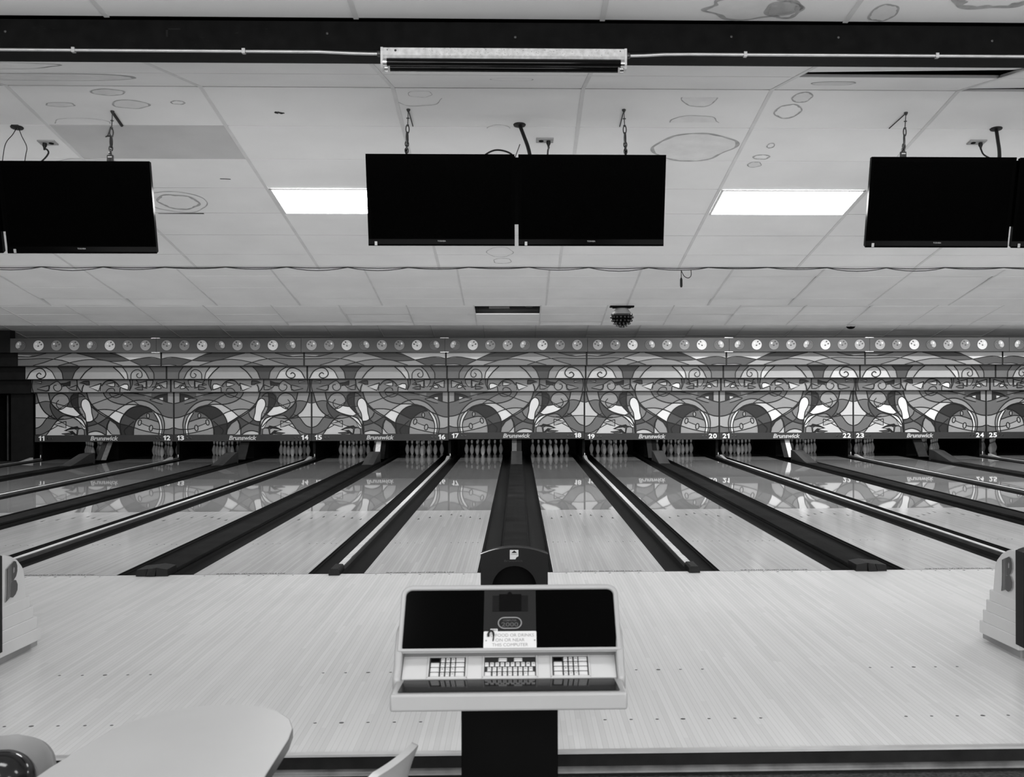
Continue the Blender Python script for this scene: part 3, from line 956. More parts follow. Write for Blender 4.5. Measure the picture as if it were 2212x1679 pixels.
# ------------------------------------------------------------------ lanes
def lane_mesh():
    mbx = MB()
    h = LW / 2
    L = LANE_END - FOUL
    y1, y2 = 16.0, 17.25
    top = [(-h, 0.0), (h, 0.0)]
    for a, b, mi in ((0.0, 5.30, 0), (5.30, y1, 3), (y1, y2, 1), (y2, L, 2)):
        mbx.quad([(-h, a, 0), (h, a, 0), (h, b, 0), (-h, b, 0)], mi)
        mbx.quad([(-h, b, 0), (-h, b, -0.06), (-h, a, -0.06), (-h, a, 0)], mi)
        mbx.quad([(h, a, 0), (h, a, -0.06), (h, b, -0.06), (h, b, 0)], mi)
    mbx.quad([(-h, 0, 0), (-h, 0, -0.06), (h, 0, -0.06), (h, 0, 0)], 0)
    mbx.quad([(-h, L, 0), (-h, L, -0.06), (h, L, -0.06), (h, L, 0)], 2)
    mbx.quad([(-h, 0, -0.06), (h, 0, -0.06), (h, L, -0.06), (-h, L, -0.06)], 2)
    return mbx.mesh('lane_boards', ['lane', 'tail', 'lane_dark', 'lane_far'])
lane_me = lane_mesh()
bw = LW / 39
arrow_me = MB().quad([(-0.017, 0, 0.0006), (0.017, 0, 0.0006), (0, 0.16, 0.0006)]).mesh('arrow', 'mark')
dot_me = MB().quad([(0.0095 * math.cos(a), 0.0095 * math.sin(a), 0.0006) for a in [i * PI / 6 for i in range(12)]]).mesh('dot', 'mark')
v_, f_ = text_fit('SLIP HAZARD', 0.21, 0.055, 0.015)
v2, f2 = text_fit('DO NOT CROSS FOUL LINE', 0.40, 0.055, 0.015)
warn = MB().add(v_, f_, 0, Matrix.Translation((-0.22, 0.05, 0.0006))).add(v2, f2, 0, Matrix.Translation((0.11, 0.05, 0.0006)))
warn_me = warn.mesh('warning_lettering', 'mark')
line_me = MB().box((-LW / 2, -0.004, 0.0002), (LW / 2, 0.004, 0.0008)).mesh('foul_line', 'dirt')
for k in PAIRS:
    for s in (-1, 1):
        n = lane_name(k, s)
        xc = k * PITCH + s * (GW / 2 + LW / 2)
        t = thing('bowling_lane', 'glossy maple bowling lane under the number %s' % NUMW[n], 'bowling lane', (xc, FOUL, 0), group='bowling lanes')
        linkobj('boards', lane_me, t)
        for i in range(-3, 4):
            linkobj('arrow', arrow_me, t, (i * 5 * bw, 4.72 - abs(i) * 0.16, 0))
        for i in (3, 5, 8, 11, 14):
            for q in (-1, 1):
                linkobj('dot', dot_me, t, (q * (20 - i) * bw, 2.03, 0))
        linkobj('warning_lettering', warn_me, t)
        linkobj('foul_line', line_me, t)
# approach dots
fl_app = bpy.data.objects['floor']
ad = MB()
for k in range(-2, 3):
    for s in (-1, 1):
        xc = k * PITCH + s * (GW / 2 + LW / 2)
        for Yd, cnt in ((FOUL - 0.06, 7), (6.66, 5), (5.66, 7)):
            for i in range(-(cnt // 2), cnt // 2 + 1):
                r_ = 0.013 if i == 0 else 0.009
                ad.quad([(xc + i * 5 * bw + r_ * math.cos(a), Yd + r_ * math.sin(a), 0.0006) for a in [j * PI / 5 for j in range(10)]])
ad.build('approach_dots', 'mark', fl_app)

# gutters
def gutter_mesh(w):
    pr_ = [(0, -0.002), (0.006, -0.022), (0.012, -0.024)]
    K = 12
    for i in range(K + 1):
        a = PI * i / K
        pr_.append((0.012 + (w - 0.024) * (1 - math.cos(a)) / 2, -0.024 - 0.05 * math.sin(a)))
    pr_ += [(w - 0.006, -0.018), (w, -0.004)]
    mi = [1, 1] + [0] * (len(pr_) - 3)
    return MB().strip(pr_, 'y', 0.0, LANE_END - FOUL, mi).mesh('gutter', ['gutter', 'gutter_wall'], True)
COVW = 0.272
gn = gutter_mesh((GN - 0.084) / 2)
gw = gutter_mesh((GW - COVW) / 2 - 0.009)
for k in PAIRS:
    for s in (-1, 1):
        n = lane_name(k, s)
        x_in = k * PITCH + s * GW / 2             # ball-return side
        x_out = k * PITCH + s * (GW / 2 + LW)     # divider side
        o = linkobj('gutter', gw, None, (x_in, FOUL, 0), scale=(-s, 1, 1))
        tag(o, 'dark gutter of lane %s on its ball return cover side' % NUMW[n], 'gutter', 'lane gutters')
        o = linkobj('gutter', gn, None, (x_out, FOUL, 0), scale=(s, 1, 1))
        tag(o, 'dark gutter of lane %s on its white divider side' % NUMW[n], 'gutter', 'lane gutters')

# divider strips in the narrow gaps
def jag_cap():
    mbx = MB()
    K = 120
    L = 16.6
    rr = random.Random(3)
    pl_, pr2 = [], []
    for i in range(K + 1):
        y = 0.16 + (L - 0.16) * i / K
        pl_.append((-0.032 + rr.uniform(-0.001, 0.001), y))
        pr2.append((0.032 - abs(rr.gauss(0, 0.0022)), y))
    for i in range(K):
        mbx.quad([(pl_[i][0], pl_[i][1], 0.0352), (pr2[i][0], pr2[i][1], 0.0352), (pr2[i + 1][0], pr2[i + 1][1], 0.0352), (pl_[i + 1][0], pl_[i + 1][1], 0.0352)])
    return mbx.mesh('white_strip', 'capwhite')
cap_me = jag_cap()
body_me = MB().prism([(-0.040, -0.10), (0.040, -0.10), (0.040, -0.01), (0.036, 0.028), (0.030, 0.034), (-0.030, 0.034), (-0.036, 0.028), (-0.040, -0.01)], 'y', 0.0, 17.0).mesh('divider_body', 'capside')
endc_me = MB().prism([(-0.050, 0.0015), (0.052, 0.0015), (0.049, 0.044), (0.034, 0.062), (-0.032, 0.062), (-0.048, 0.046)], 'y', -0.095, 0.20).mesh('end_cap', 'tape', True)
wedge_me = MB().hexa([(-0.035, 15.9, 0.035), (0.035, 15.9, 0.035), (0.035, 16.5, 0.035), (-0.035, 16.5, 0.035), (-0.035, 15.92, 0.037), (0.035, 15.92, 0.037), (0.035, 16.5, 0.095), (-0.035, 16.5, 0.095)]).mesh('end_wedge', 'capwhite')
foot_me = MB().box((-0.03, 16.52, 0.035), (0.0, 17.0, 0.05)).lathe([(0.012, 0.05), (0.016, 0.09), (0.008, 0.13)], 8, (0.02, 16.95, 0)).mesh('end_fitting', 'galv')
for k in range(-4, 5):
    xc = (k + 0.5) * PITCH
    if xc > XR - 0.2:
        continue
    nl = 18 + 2 * k
    lab = 'white-topped divider strip between lanes %s and %s' % (NUMW[nl], NUMW[nl + 1]) if k > -4 else 'white-topped divider strip left of lane eleven, nearest the dark wall'
    t = thing('lane_divider', lab, 'divider strip', (xc, FOUL, 0), group='white-topped divider strips')
    for n_, me in (('divider_body', body_me), ('white_strip', cap_me), ('end_cap', endc_me), ('end_wedge', wedge_me), ('end_fitting', foot_me)):
        linkobj(n_, me, t)
# walkway at the far left
t = tag(MB().box((XL + 0.01, FOUL + 0.01, -0.05), (-PITCH * 3.5 - 0.30, 26.6, 0.02)).build('side_walkway', 'capside'), 'dark narrow walkway beside lane eleven along the left wall', 'walkway')

# ball track covers in the wide gaps
h_ = COVW / 2
cov_me = MB().prism([(-h_, -0.06), (h_, -0.06), (h_, 0.018), (h_ - 0.006, 0.030), (0.03, 0.036), (-0.03, 0.036), (-h_ + 0.006, 0.030), (-h_, 0.018)], 'y', 0.0, 15.6).mesh('cover', 'cover')
side_me = MB().box((-h_ - 0.008, 0, -0.06), (-h_, 15.6, 0.010)).box((h_, 0, -0.06), (h_ + 0.008, 15.6, 0.010)).mesh('side_rail', 'gutter_wall')
rnd = random.Random(11)
capm = MB()
capm.prism([(-h_ - 0.01, 0.0015), (h_ + 0.01, 0.0015), (h_ + 0.004, 0.064), (0.04, 0.080), (-0.02, 0.072), (-h_ - 0.004, 0.060)], 'y', -0.07, 0.20)
capm.hexa([(-0.05, -0.088, 0.002), (0.03, -0.092, 0.002), (0.04, -0.07, 0.002), (-0.06, -0.07, 0.002), (-0.03, -0.084, 0.068), (0.025, -0.08, 0.074), (0.04, -0.07, 0.077), (-0.04, -0.07, 0.071)])
endh_me = capm.mesh('end_hood', 'tape')
ramp = MB()
rp = [(14.35, 0.036), (14.5, 0.05), (15.45, 0.235), (15.75, 0.248), (15.75, -0.05), (14.35, -0.05)]
ramp.prism(rp, 'x', -h_ + 0.01, h_ - 0.01, 0, True)
ramp_me = ramp.mesh('ramp', 'ramp')
rt = MB()
rt.quad([(-h_ + 0.012, 14.5, 0.0515), (0.0, 14.5, 0.0515), (0.0, 15.45, 0.2365), (-h_ + 0.012, 15.45, 0.2365)])
ramp_top_me = rt.mesh('ramp_skin', 'ramp_top')
for k in PAIRS:
    a_, b_ = 17 + 2 * k, 18 + 2 * k
    t = thing('ball_track_cover', 'dark flat ball return cover between lanes %s and %s' % (NUMW[a_], NUMW[b_]), 'track cover', (k * PITCH, FOUL, 0), group='ball return covers')
    linkobj('cover', cov_me, t)
    linkobj('side_rail', side_me, t)
    if k != 0:
        linkobj('end_hood', endh_me, t, scale=(1 if k < 0 else -1, 1, 1))
    r_ = linkobj('ramp', ramp_me, t)
    linkobj('ramp_skin', ramp_top_me, r_)
    # two-tone plate leaning at the end of the cover
    t2 = thing('leaning_plate', 'two-tone plate leaning up between the pin racks of lanes %s and %s' % (NUMW[a_], NUMW[b_]), 'plate', (k * PITCH, FOUL + 16.45, 0.0), group='leaning plates between the pin racks')
    y0, y1, zt = 0.0, 0.62, 0.62
    def slab(xa, xb, nm, mt_):
        MB().hexa([(xa, y0, 0.03), (xb, y0, 0.03), (xb, y0 + 0.03, 0.03), (xa, y0 + 0.03, 0.03), (xa, y1, zt), (xb, y1, zt), (xb, y1 + 0.03, zt), (xa, y1 + 0.03, zt)]).build(nm, mt_, t2)
    br = {-3: 'ramp_top', -2: 'ramp', -1: 'metal_bright', 0: 'galv', 1: 'ramp', 2: 'ramp', 3: 'ramp', 4: 'ramp'}[k]
    br2 = {-3: 'galv', -2: 'ramp', -1: 'cover', 0: 'ramp', 1: 'cover', 2: 'metal_bright', 3: 'ramp', 4: 'ramp'}[k]
    slab(-0.118, 0.0, 'left_facing', br)
    slab(0.0, 0.118, 'right_facing', br2)
    if k in (-3, -2, 2, 3):
        xe = 0.0 if k == -3 else (0.118 if k == -2 else -0.118)
        MB().tube([(xe, y0 - 0.004, 0.03), (xe, y1 - 0.004, zt)], 0.007, 6).build('bright_edge', 'chrome', t2)

# kickback boards and pit cushion
for k in range(-4, 5):
    xc = (k + 0.5) * PITCH
    if xc > XR - 0.2: continue
    nl = 18 + 2 * k
    lab = 'dark side board between the pin racks of lanes %s and %s' % (NUMW[nl], NUMW[nl + 1]) if k > -4 else 'dark side board left of the pin rack of lane eleven'
    o = MB().box((-0.03, 0, -0.05), (0.03, 3.3, 1.6), 0).box((-0.032, -0.004, 0.0), (0.032, 0.0, 1.6), 1).build('kickback_board', ['kick', 'kick_edge'], None, loc=(xc, 27.26, 0))
    tag(o, lab, 'side board', 'dark side boards of the pin decks')
for k in PAIRS:
    o = MB().box((-0.130, 0, 0.0), (0.130, 2.6, 1.6)).build('kickback_board', ['kick'], None, loc=(k * PITCH, 27.5, 0))
    tag(o, 'dark central housing between the pin racks of lanes %s and %s' % (NUMW[17 + 2 * k], NUMW[18 + 2 * k]), 'side board', 'dark central housings of the pin decks')

# pins
pp = [(0.0257, 0.0), (0.0290, 0.003), (0.0358, 0.0190), (0.0497, 0.0572), (0.0573, 0.0857), (0.0605, 0.1143), (0.0578, 0.1492), (0.0470, 0.1841), (0.0351, 0.2191), (0.0262, 0.2420),
      (0.0238, 0.2500), (0.0230, 0.2560), (0.0228, 0.2640), (0.0233, 0.2720), (0.0240, 0.2800), (0.0250, 0.2890), (0.0275, 0.3100), (0.0315, 0.3300), (0.0323, 0.3429), (0.0300, 0.3600), (0.0220, 0.3740), (0.0100, 0.3800), (0.0005, 0.3810)]
pmi = [0] * (len(pp) - 1)
for i in (10, 11, 13, 14):
    pmi[i] = 1
pin_me = MB().lathe(pp, 20, mi=pmi).mesh('bowling_pin', ['pin', 'pinstripe'], True)
ROWN = [['head pin at the front'], ['left pin of the second row', 'right pin of the second row'],
        ['left pin of the third row', 'middle pin of the third row', 'right pin of the third row'],
        ['far left pin of the back row', 'inner left pin of the back row', 'inner right pin of the back row', 'far right pin of the back row']]
for k in PAIRS:
    for s in (-1, 1):
        n = lane_name(k, s)
        if n > 25: continue
        xc = k * PITCH + s * (GW / 2 + LW / 2)
        for r in range(4):
            for i in range(r + 1):
                o = linkobj('bowling_pin', pin_me, None, (xc + (i - r / 2) * 0.3048, HEAD + r * 0.264, 0.0003))
                tag(o, 'white bowling pin on lane %s, %s' % (NUMW[n], ROWN[r][i]), 'bowling pin', 'bowling pins on lane ' + NUMW[n])

# ------------------------------------------------------------------ masking units with printed artwork
ART_KEYS = list(ART.keys())
ART_MATS = ['art_' + c for c in ART_KEYS]
class Art:
    """flat print in picture units: fills stacked a hair apart, line work on top"""
    def __init__(self, x0, x1, y0, y1, w, h):
        self.x0, self.x1, self.y0, self.y1, self.w, self.h = x0, x1, y0, y1, w, h
        self.mb = MB(); self.n = 0
    def T(self, p):
        x = min(max(p[0], self.x0), self.x1); y = min(max(p[1], self.y0), self.y1)
        return ((x - self.x0) / (self.x1 - self.x0) * self.w - self.w / 2, (self.y1 - y) / (self.y1 - self.y0) * self.h)
    def fill(self, c, pts, smooth=False):
        self.n += 1
        d = -0.0004 - 0.0002 * self.n
        if smooth:
            pts = [(p.x, p.y) for p in catmull([(a, b, 0) for a, b in pts], True, 5)]
        q = [self.T(p) for p in pts]
        out = []
        for p in q:
            if not out or (abs(p[0] - out[-1][0]) + abs(p[1] - out[-1][1])) > 1e-5:
                out.append(p)
        if len(out) > 2 and abs(out[0][0] - out[-1][0]) + abs(out[0][1] - out[-1][1]) < 1e-5:
            out.pop()
        self.mb.quad([(p[0], d, p[1]) for p in out], ART_KEYS.index(c))
    def line(self, pts, wd=9, smooth=True, closed=False):
        wd = wd * 1.3
        self.n += 1
        d = -0.0185 - 0.00002 * self.n
        P = catmull([(a, b, 0) for a, b in pts], closed, 6) if smooth else [Vector((a, b, 0)) for a, b in pts]
        if closed: P.append(P[0])
        L, R = [], []
        for i, p in enumerate(P):
            t_ = P[min(i + 1, len(P) - 1)] - P[max(i - 1, 0)]
            if t_.length < 1e-6: t_ = Vector((1, 0, 0))
            t_.normalize()
            nn = Vector((-t_.y, t_.x, 0)) * wd / 2
            L.append(self.T(p + nn)); R.append(self.T(p - nn))
        for i in range(len(P) - 1):
            self.mb.quad([(L[i][0], d, L[i][1]), (L[i + 1][0], d, L[i + 1][1]), (R[i + 1][0], d, R[i + 1][1]), (R[i][0], d, R[i][1])], 0)
    def both(self, c, pts, wd=9, smooth=False):
        self.fill(c, pts, smooth); self.line(pts, wd, smooth, True)
    def ell(self, c, cx, cy, rx, ry, tilt=0, wd=9):
        ca, sa = math.cos(tilt), math.sin(tilt)
        pts = [(cx + rx * math.cos(a) * ca - ry * math.sin(a) * sa, cy + rx * math.cos(a) * sa + ry * math.sin(a) * ca) for a in [i * PI / 10 for i in range(20)]]
        self.fill(c, pts); self.line(pts, wd, False, True)
    def meshes(self, name):
        a = self.mb.mesh(name, ART_MATS)
        b = MB(); b.v = [(-x, y, z) for x, y, z in self.mb.v]; b.f = list(self.mb.f); b.m = list(self.mb.m)
        return a, b.mesh(name, ART_MATS)

UW = PITCH - 0.042
# ---- main panel
A = Art(35, 2160, 38, 690, UW, 1.03)
A.fill('f', [(35, 38), (2160, 38), (2160, 690), (35, 690)])
A.fill('h', [(35, 38), (118, 38), (118, 185), (35, 208)])
A.fill('h', [(370, 50), (500, 75), (460, 105), (372, 110)])
A.fill('d', [(118, 60), (230, 75), (330, 115), (300, 125), (190, 165), (118, 188)])
A.fill('g', [(190, 140), (300, 128), (390, 148), (190, 216)]); A.fill('j', [(190, 118), (245, 125), (225, 150), (190, 155)])
A.fill('h', [(640, 165), (830, 72), (1020, 40), (1365, 40), (1340, 130), (1290, 210), (1200, 298), (1080, 296), (930, 322), (800, 240), (770, 216)])
A.fill('g', [(830, 72), (640, 165), (760, 212), (830, 214), (960, 180), (1060, 120), (1110, 40), (1010, 40)])
A.fill('i', [(35, 430), (120, 418), (215, 382), (180, 470), (170, 600), (90, 598), (35, 580)])
A.fill('f', [(35, 585), (90, 600), (170, 606), (185, 690), (35, 690)])
A.fill('h', [(185, 690), (165, 560), (178, 450), (215, 370), (330, 235), (430, 180), (550, 156), (660, 172), (780, 220), (600, 230), (520, 236), (430, 250), (330, 310), (265, 370), (215, 450), (200, 560), (215, 690)])
A.fill('l', [(205, 690), (200, 560), (235, 440), (265, 375), (325, 350), (280, 430), (240, 530), (240, 620), (250, 690)])
A.fill('j', [(290, 345), (360, 285), (430, 248), (515, 238), (430, 275), (345, 330)])
A.fill('j', [(590, 228), (700, 224), (800, 240), (870, 280), (935, 325), (860, 345), (795, 380), (720, 305)])
A.fill('l', [(800, 378), (860, 345), (932, 328), (1022, 405), (940, 460), (858, 518), (840, 450)])
A.fill('i', [(935, 325), (1060, 300), (1195, 298), (1130, 350), (1022, 405)])
A.fill('d', [(350, 332), (430, 275), (540, 246), (650, 262), (740, 318), (805, 390), (845, 480), (855, 560), (835, 690), (650, 690), (640, 600), (600, 470), (520, 390), (430, 342)])
A.fill('e', [(610, 458), (790, 372), (840, 450), (852, 515), (640, 575), (628, 520)])
A.fill('f', [(265, 480), (290, 400), (330, 350), (430, 342), (520, 390), (585, 445), (500, 430), (420, 450), (330, 460)])
A.fill('h', [(240, 690), (240, 560), (270, 495), (340, 462), (440, 436), (570, 440), (615, 500), (640, 600), (645, 690)])
A.fill('i', [(245, 610), (375, 585), (545, 500), (600, 460), (632, 560), (500, 620), (380, 655), (250, 670)])
A.ell('i', 420, 395, 21, 37, 0.05, 10); A.ell('i', 548, 500, 25, 43, -0.25, 10); A.ell('i', 374, 586, 26, 45, -0.15, 10)
A.fill('d', [(860, 520), (925, 500), (1000, 458), (900, 540), (845, 620), (830, 690), (770, 690), (800, 610)])
A.both('h', [(845, 690), (860, 610), (920, 520), (1010, 462), (1045, 530), (1052, 600), (1000, 665), (970, 690)], 10)
A.fill('j', [(970, 690), (1060, 606), (1066, 690)])
A.fill('e', [(1030, 462), (1055, 430), (1200, 512), (1120, 550), (1070, 600), (1055, 520)])
A.fill('f', [(1055, 425), (1190, 358), (1250, 440), (1200, 510)])
A.fill('e', [(1205, 508), (1258, 458), (1310, 482), (1370, 488), (1370, 555)])
A.fill('f', [(1200, 515), (1365, 558), (1360, 655), (1230, 632), (1140, 652), (1075, 682), (1070, 602)])
A.fill('l', [(1040, 412), (1130, 360), (1220, 308), (1170, 360), (1060, 416)]); A.fill('l', [(912, 492), (1035, 420), (1060, 418), (990, 465), (915, 500)])
A.fill('j', [(1085, 690), (1150, 650), (1240, 630), (1335, 655), (1335, 690)]); A.fill('l', [(1342, 640), (1356, 640), (1352, 690), (1338, 690)])
A.fill('g', [(1190, 358), (1250, 300), (1302, 240), (1290, 340), (1262, 455), (1220, 420)])
A.fill('f', [(1365, 130), (1420, 75), (1490, 45), (1500, 180), (1490, 290), (1440, 400), (1380, 460), (1400, 350), (1440, 280), (1455, 220), (1440, 155), (1400, 130)])
A.fill('h', [(1450, 262), (1495, 265), (1470, 350), (1410, 440), (1385, 460), (1400, 370)])
A.fill('d', [(1495, 45), (1550, 48), (1605, 100), (1615, 150), (1590, 240), (1530, 320), (1480, 372), (1500, 260), (1505, 150)])
A.fill('e', [(1590, 45), (1650, 130), (1640, 200), (1680, 245), (1600, 262), (1500, 265), (1590, 240), (1618, 150)])
A.both('h', [(1760, 50), (1850, 75), (1905, 140), (1915, 195), (1870, 260), (1815, 298), (1740, 282), (1665, 225), (1640, 160), (1680, 85)], 10, True)
A.fill('f', [(1830, 45), (1955, 45), (1940, 120), (1925, 170), (1895, 115)])
A.fill('l', [(1482, 378), (1580, 270), (1700, 252), (1770, 285), (1818, 298), (1745, 352), (1640, 385), (1525, 400)])
A.fill('e', [(1920, 190), (1932, 260), (1900, 360), (1812, 462), (1720, 388), (1815, 300), (1880, 250)])
A.fill('f', [(1928, 175), (2000, 170), (2105, 190), (2055, 290), (1965, 380), (1880, 425), (1905, 350), (1932, 250)])
A.fill('h', [(1955, 45), (2140, 45), (2108, 185), (2000, 168), (1928, 172)])
A.fill('j', [(2105, 195), (2160, 210), (2160, 422), (1985, 425), (1965, 385), (2055, 290)])
A.fill('i', [(1990, 428), (2160, 424), (2160, 580), (2100, 560), (2040, 500)])
A.fill('f', [(1830, 440), (1985, 428), (2040, 500), (2100, 560), (2160, 582), (2160, 685), (2060, 672), (1940, 610), (1890, 545)])
A.fill('g', [(1995, 690), (1940, 612), (2060, 674), (2160, 684), (2160, 690)])
A.fill('h', [(1440, 580), (1490, 490), (1590, 425), (1720, 392), (1800, 450), (1690, 530), (1600, 570), (1510, 572)])
A.fill('g', [(1590, 425), (1720, 395), (1800, 450), (1690, 455)])
A.fill('l', [(1378, 600), (1405, 500), (1480, 430), (1640, 388), (1550, 428), (1470, 500), (1420, 590)]); A.fill('j', [(1370, 560), (1390, 470), (1440, 430), (1400, 500)])
A.fill('j', [(1590, 576), (1690, 530), (1800, 462), (1845, 500), (1890, 545), (1995, 690), (1570, 690)])
A.both('h', [(1405, 690), (1410, 610), (1450, 588), (1500, 600), (1512, 690)], 9)
A.both('i', [(1525, 690), (1520, 610), (1590, 580), (1700, 625), (1640, 635), (1590, 630)], 9)
A.both('k', [(1480, 590), (1515, 555), (1620, 575), (1720, 622), (1650, 605), (1530, 590)], 6)
A.both('k', [(1530, 688), (1600, 625), (1640, 640), (1610, 660), (1580, 680)], 6)
A.both('e', [(1590, 680), (1640, 655), (1760, 668), (1700, 690)], 8)
A.both('i', [(1690, 478), (1790, 505), (1882, 520), (1760, 560), (1690, 580)], 10)
A.both('l', [(1305, 482), (1268, 450), (1290, 350), (1300, 260), (1325, 185), (1360, 145), (1395, 132), (1440, 160), (1455, 225), (1435, 290), (1395, 370), (1372, 484)], 11, True)
for ln, wd in (
    ([(35, 208), (130, 185), (300, 125), (500, 75), (640, 50)], 9), ([(190, 216), (290, 190), (390, 148), (300, 128)], 8), ([(118, 45), (118, 188)], 8), ([(118, 60), (230, 75), (340, 118)], 8),
    ([(35, 430), (130, 415), (290, 350), (400, 280), (520, 236), (660, 222), (830, 218), (980, 175), (1070, 110), (1112, 40)], 11),
    ([(185, 690), (165, 560), (180, 450), (240, 330), (350, 220), (460, 170), (560, 156), (680, 178), (800, 240), (940, 330), (1040, 412), (1200, 512), (1365, 560)], 11),
    ([(212, 690), (200, 570), (230, 440), (300, 345), (420, 262), (540, 240)], 10), ([(255, 690), (238, 580), (262, 470), (330, 350)], 10),
    ([(350, 332), (430, 342), (520, 390), (600, 465), (640, 590), (646, 690)], 12), ([(350, 332), (430, 275), (540, 246), (660, 265), (760, 335), (840, 455), (855, 560), (835, 690)], 12),
    ([(540, 240), (650, 165), (830, 72), (1020, 40)], 8), ([(860, 62), (1050, 130), (1310, 225)], 8), ([(810, 55), (850, 95), (920, 115), (990, 90), (1020, 45)], 8),
    ([(590, 465), (700, 415), (860, 340), (980, 305), (1100, 296), (1220, 305)], 10), ([(35, 690), (250, 672), (500, 620), (700, 555), (855, 516), (925, 500)], 9),
    ([(35, 580), (110, 602), (260, 604), (345, 590)], 9), ([(400, 560), (470, 535), (520, 512)], 7), ([(265, 490), (380, 452), (480, 430), (580, 442)], 10),
    ([(640, 480), (720, 550), (790, 620), (770, 690)], 10), ([(858, 518), (940, 470), (1040, 410), (1150, 340), (1250, 270), (1330, 160), (1370, 40)], 13),
    ([(912, 495), (1050, 425), (1180, 345), (1300, 250)], 12), ([(1190, 358), (1220, 420), (1300, 480), (1372, 490)], 11), ([(1200, 512), (1110, 560), (1068, 606), (1066, 690)], 11), ([(1200, 512), (1260, 455), (1290, 350)], 9),
    ([(1020, 458), (1055, 540), (1066, 620)], 11), ([(1080, 690), (1150, 648), (1240, 630), (1345, 655)], 11), ([(1372, 484), (1362, 580), (1355, 690)], 20),
    ([(1365, 690), (1380, 590), (1410, 500), (1480, 430), (1640, 386), (1740, 352), (1830, 290), (1920, 190), (1960, 45)], 13), ([(1400, 575), (1470, 495), (1560, 425), (1680, 392), (1760, 405), (1830, 465), (1900, 560), (1995, 690)], 11),
    ([(1380, 460), (1450, 380), (1560, 280), (1610, 190), (1612, 110), (1560, 50)], 13), ([(1498, 45), (1504, 180), (1480, 310), (1400, 450)], 10), ([(1395, 110), (1440, 65), (1500, 45)], 11),
    ([(1460, 262), (1600, 262), (1740, 232), (1920, 180), (2020, 170), (2160, 208)], 9), ([(1400, 90), (1550, 120), (1680, 215), (1818, 298)], 7), ([(1800, 150), (1838, 200), (1815, 265), (1760, 285)], 9),
    ([(1928, 165), (1932, 260), (1890, 370), (1800, 470)], 11), ([(2145, 45), (2100, 200), (2030, 320), (1940, 395), (1850, 440)], 13), ([(1720, 440), (1850, 445), (1990, 425), (2160, 420)], 9),
    ([(1900, 385), (1985, 430), (2050, 515), (2100, 560), (2160, 582)], 10), ([(1820, 545), (1940, 612), (2060, 674), (2160, 684)], 9), ([(1425, 365), (1500, 395), (1620, 430), (1760, 450), (1820, 445)], 8),
    ([(1440, 590), (1520, 575), (1640, 555), (1760, 490), (1830, 462)], 8), ([(560, 50), (800, 40)], 10), ([(1370, 40), (1365, 60)], 10)):
    A.line(ln, wd)
main_a, main_b = A.meshes('artwork')

# ---- fish strip
A = Art(40, 2115, 660, 850, UW, 0.29)
A.fill('g', [(40, 660), (2115, 660), (2115, 850), (40, 850)])
A.fill('h', [(640, 850), (625, 760), (640, 660), (1000, 660), (1360, 660), (1440, 660), (1420, 760), (1360, 850)])
A.fill('g', [(785, 850), (790, 770), (860, 690), (940, 668), (1010, 690), (1065, 760), (1072, 850)])
A.fill('i', [(1080, 850), (1110, 835), (1245, 773), (1330, 740), (1355, 850)])
A.fill('f', [(1500, 660), (1690, 660), (1840, 740), (1880, 850), (2115, 850), (2115, 660)])
A.fill('h', [(1560, 790), (1600, 752), (1660, 770), (1690, 700), (1740, 682), (1840, 750), (1862, 850), (1560, 850)])
A.both('i', [(80, 680), (235, 726), (165, 745), (140, 775), (85, 792)], 11)
A.both('j', [(175, 775), (205, 750), (240, 765), (240, 790), (180, 800)], 9, True)
A.both('h', [(290, 665), (300, 720), (340, 778), (382, 770), (385, 665)], 8)
A.both('i', [(392, 680), (490, 705), (520, 690), (500, 735), (450, 740), (440, 775), (400, 795)], 10)
A.both('f', [(445, 818), (455, 765), (510, 775), (568, 797), (520, 815)], 10)
A.both('f', [(500, 750), (530, 708), (575, 738)], 9)
A.both('l', [(665, 820), (658, 760), (675, 728), (720, 725), (800, 760), (745, 792)], 11)
A.both('l', [(800, 757), (835, 760), (810, 772)], 7)
A.both('j', [(865, 700), (920, 710), (992, 735), (920, 762), (868, 762)], 11)
A.both('j', [(1068, 715), (1245, 773), (1110, 835), (1088, 785)], 12)
A.both('j', [(1078, 765), (1110, 835), (1085, 835)], 9)
A.both('e', [(1250, 678), (1330, 682), (1395, 706), (1330, 716), (1290, 735), (1246, 742)], 11)
A.both('g', [(1435, 740), (1500, 765), (1562, 790), (1500, 818), (1438, 820)], 11)
A.both('d', [(1530, 680), (1600, 705), (1695, 716), (1640, 745), (1580, 748), (1535, 755)], 8)
A.both('g', [(1850, 745), (1940, 765), (2028, 800), (1890, 832), (1852, 828)], 10)
A.both('h', [(1960, 680), (2060, 690), (1965, 716)], 9)
for ln, wd in (([(180, 740), (250, 770), (300, 830)], 9), ([(230, 690), (260, 760), (310, 775)], 10), ([(380, 790), (450, 770), (440, 745)], 12), ([(520, 690), (545, 665)], 10),
               ([(640, 660), (630, 740), (645, 830)], 12), ([(600, 660), (605, 740), (640, 820)], 8), ([(790, 850), (785, 790), (770, 770)], 10), ([(800, 750), (860, 690), (940, 667), (1010, 690), (1065, 755)], 12),
               ([(865, 840), (880, 800), (925, 790), (970, 810), (1000, 850)], 9), ([(1330, 735), (1352, 790), (1356, 850)], 13), ([(1432, 660), (1425, 740), (1400, 800), (1365, 850)], 12),
               ([(1560, 790), (1600, 752), (1660, 765)], 8), ([(1735, 740), (1770, 745), (1782, 780), (1755, 825), (1705, 835), (1665, 800), (1662, 755), (1690, 705), (1740, 682), (1840, 745)], 9),
               ([(1840, 745), (1848, 800), (1890, 832)], 9), ([(2095, 660), (2105, 760), (2085, 850)], 10)):
    A.line(ln, wd)
fish_a, fish_b = A.meshes('artwork')

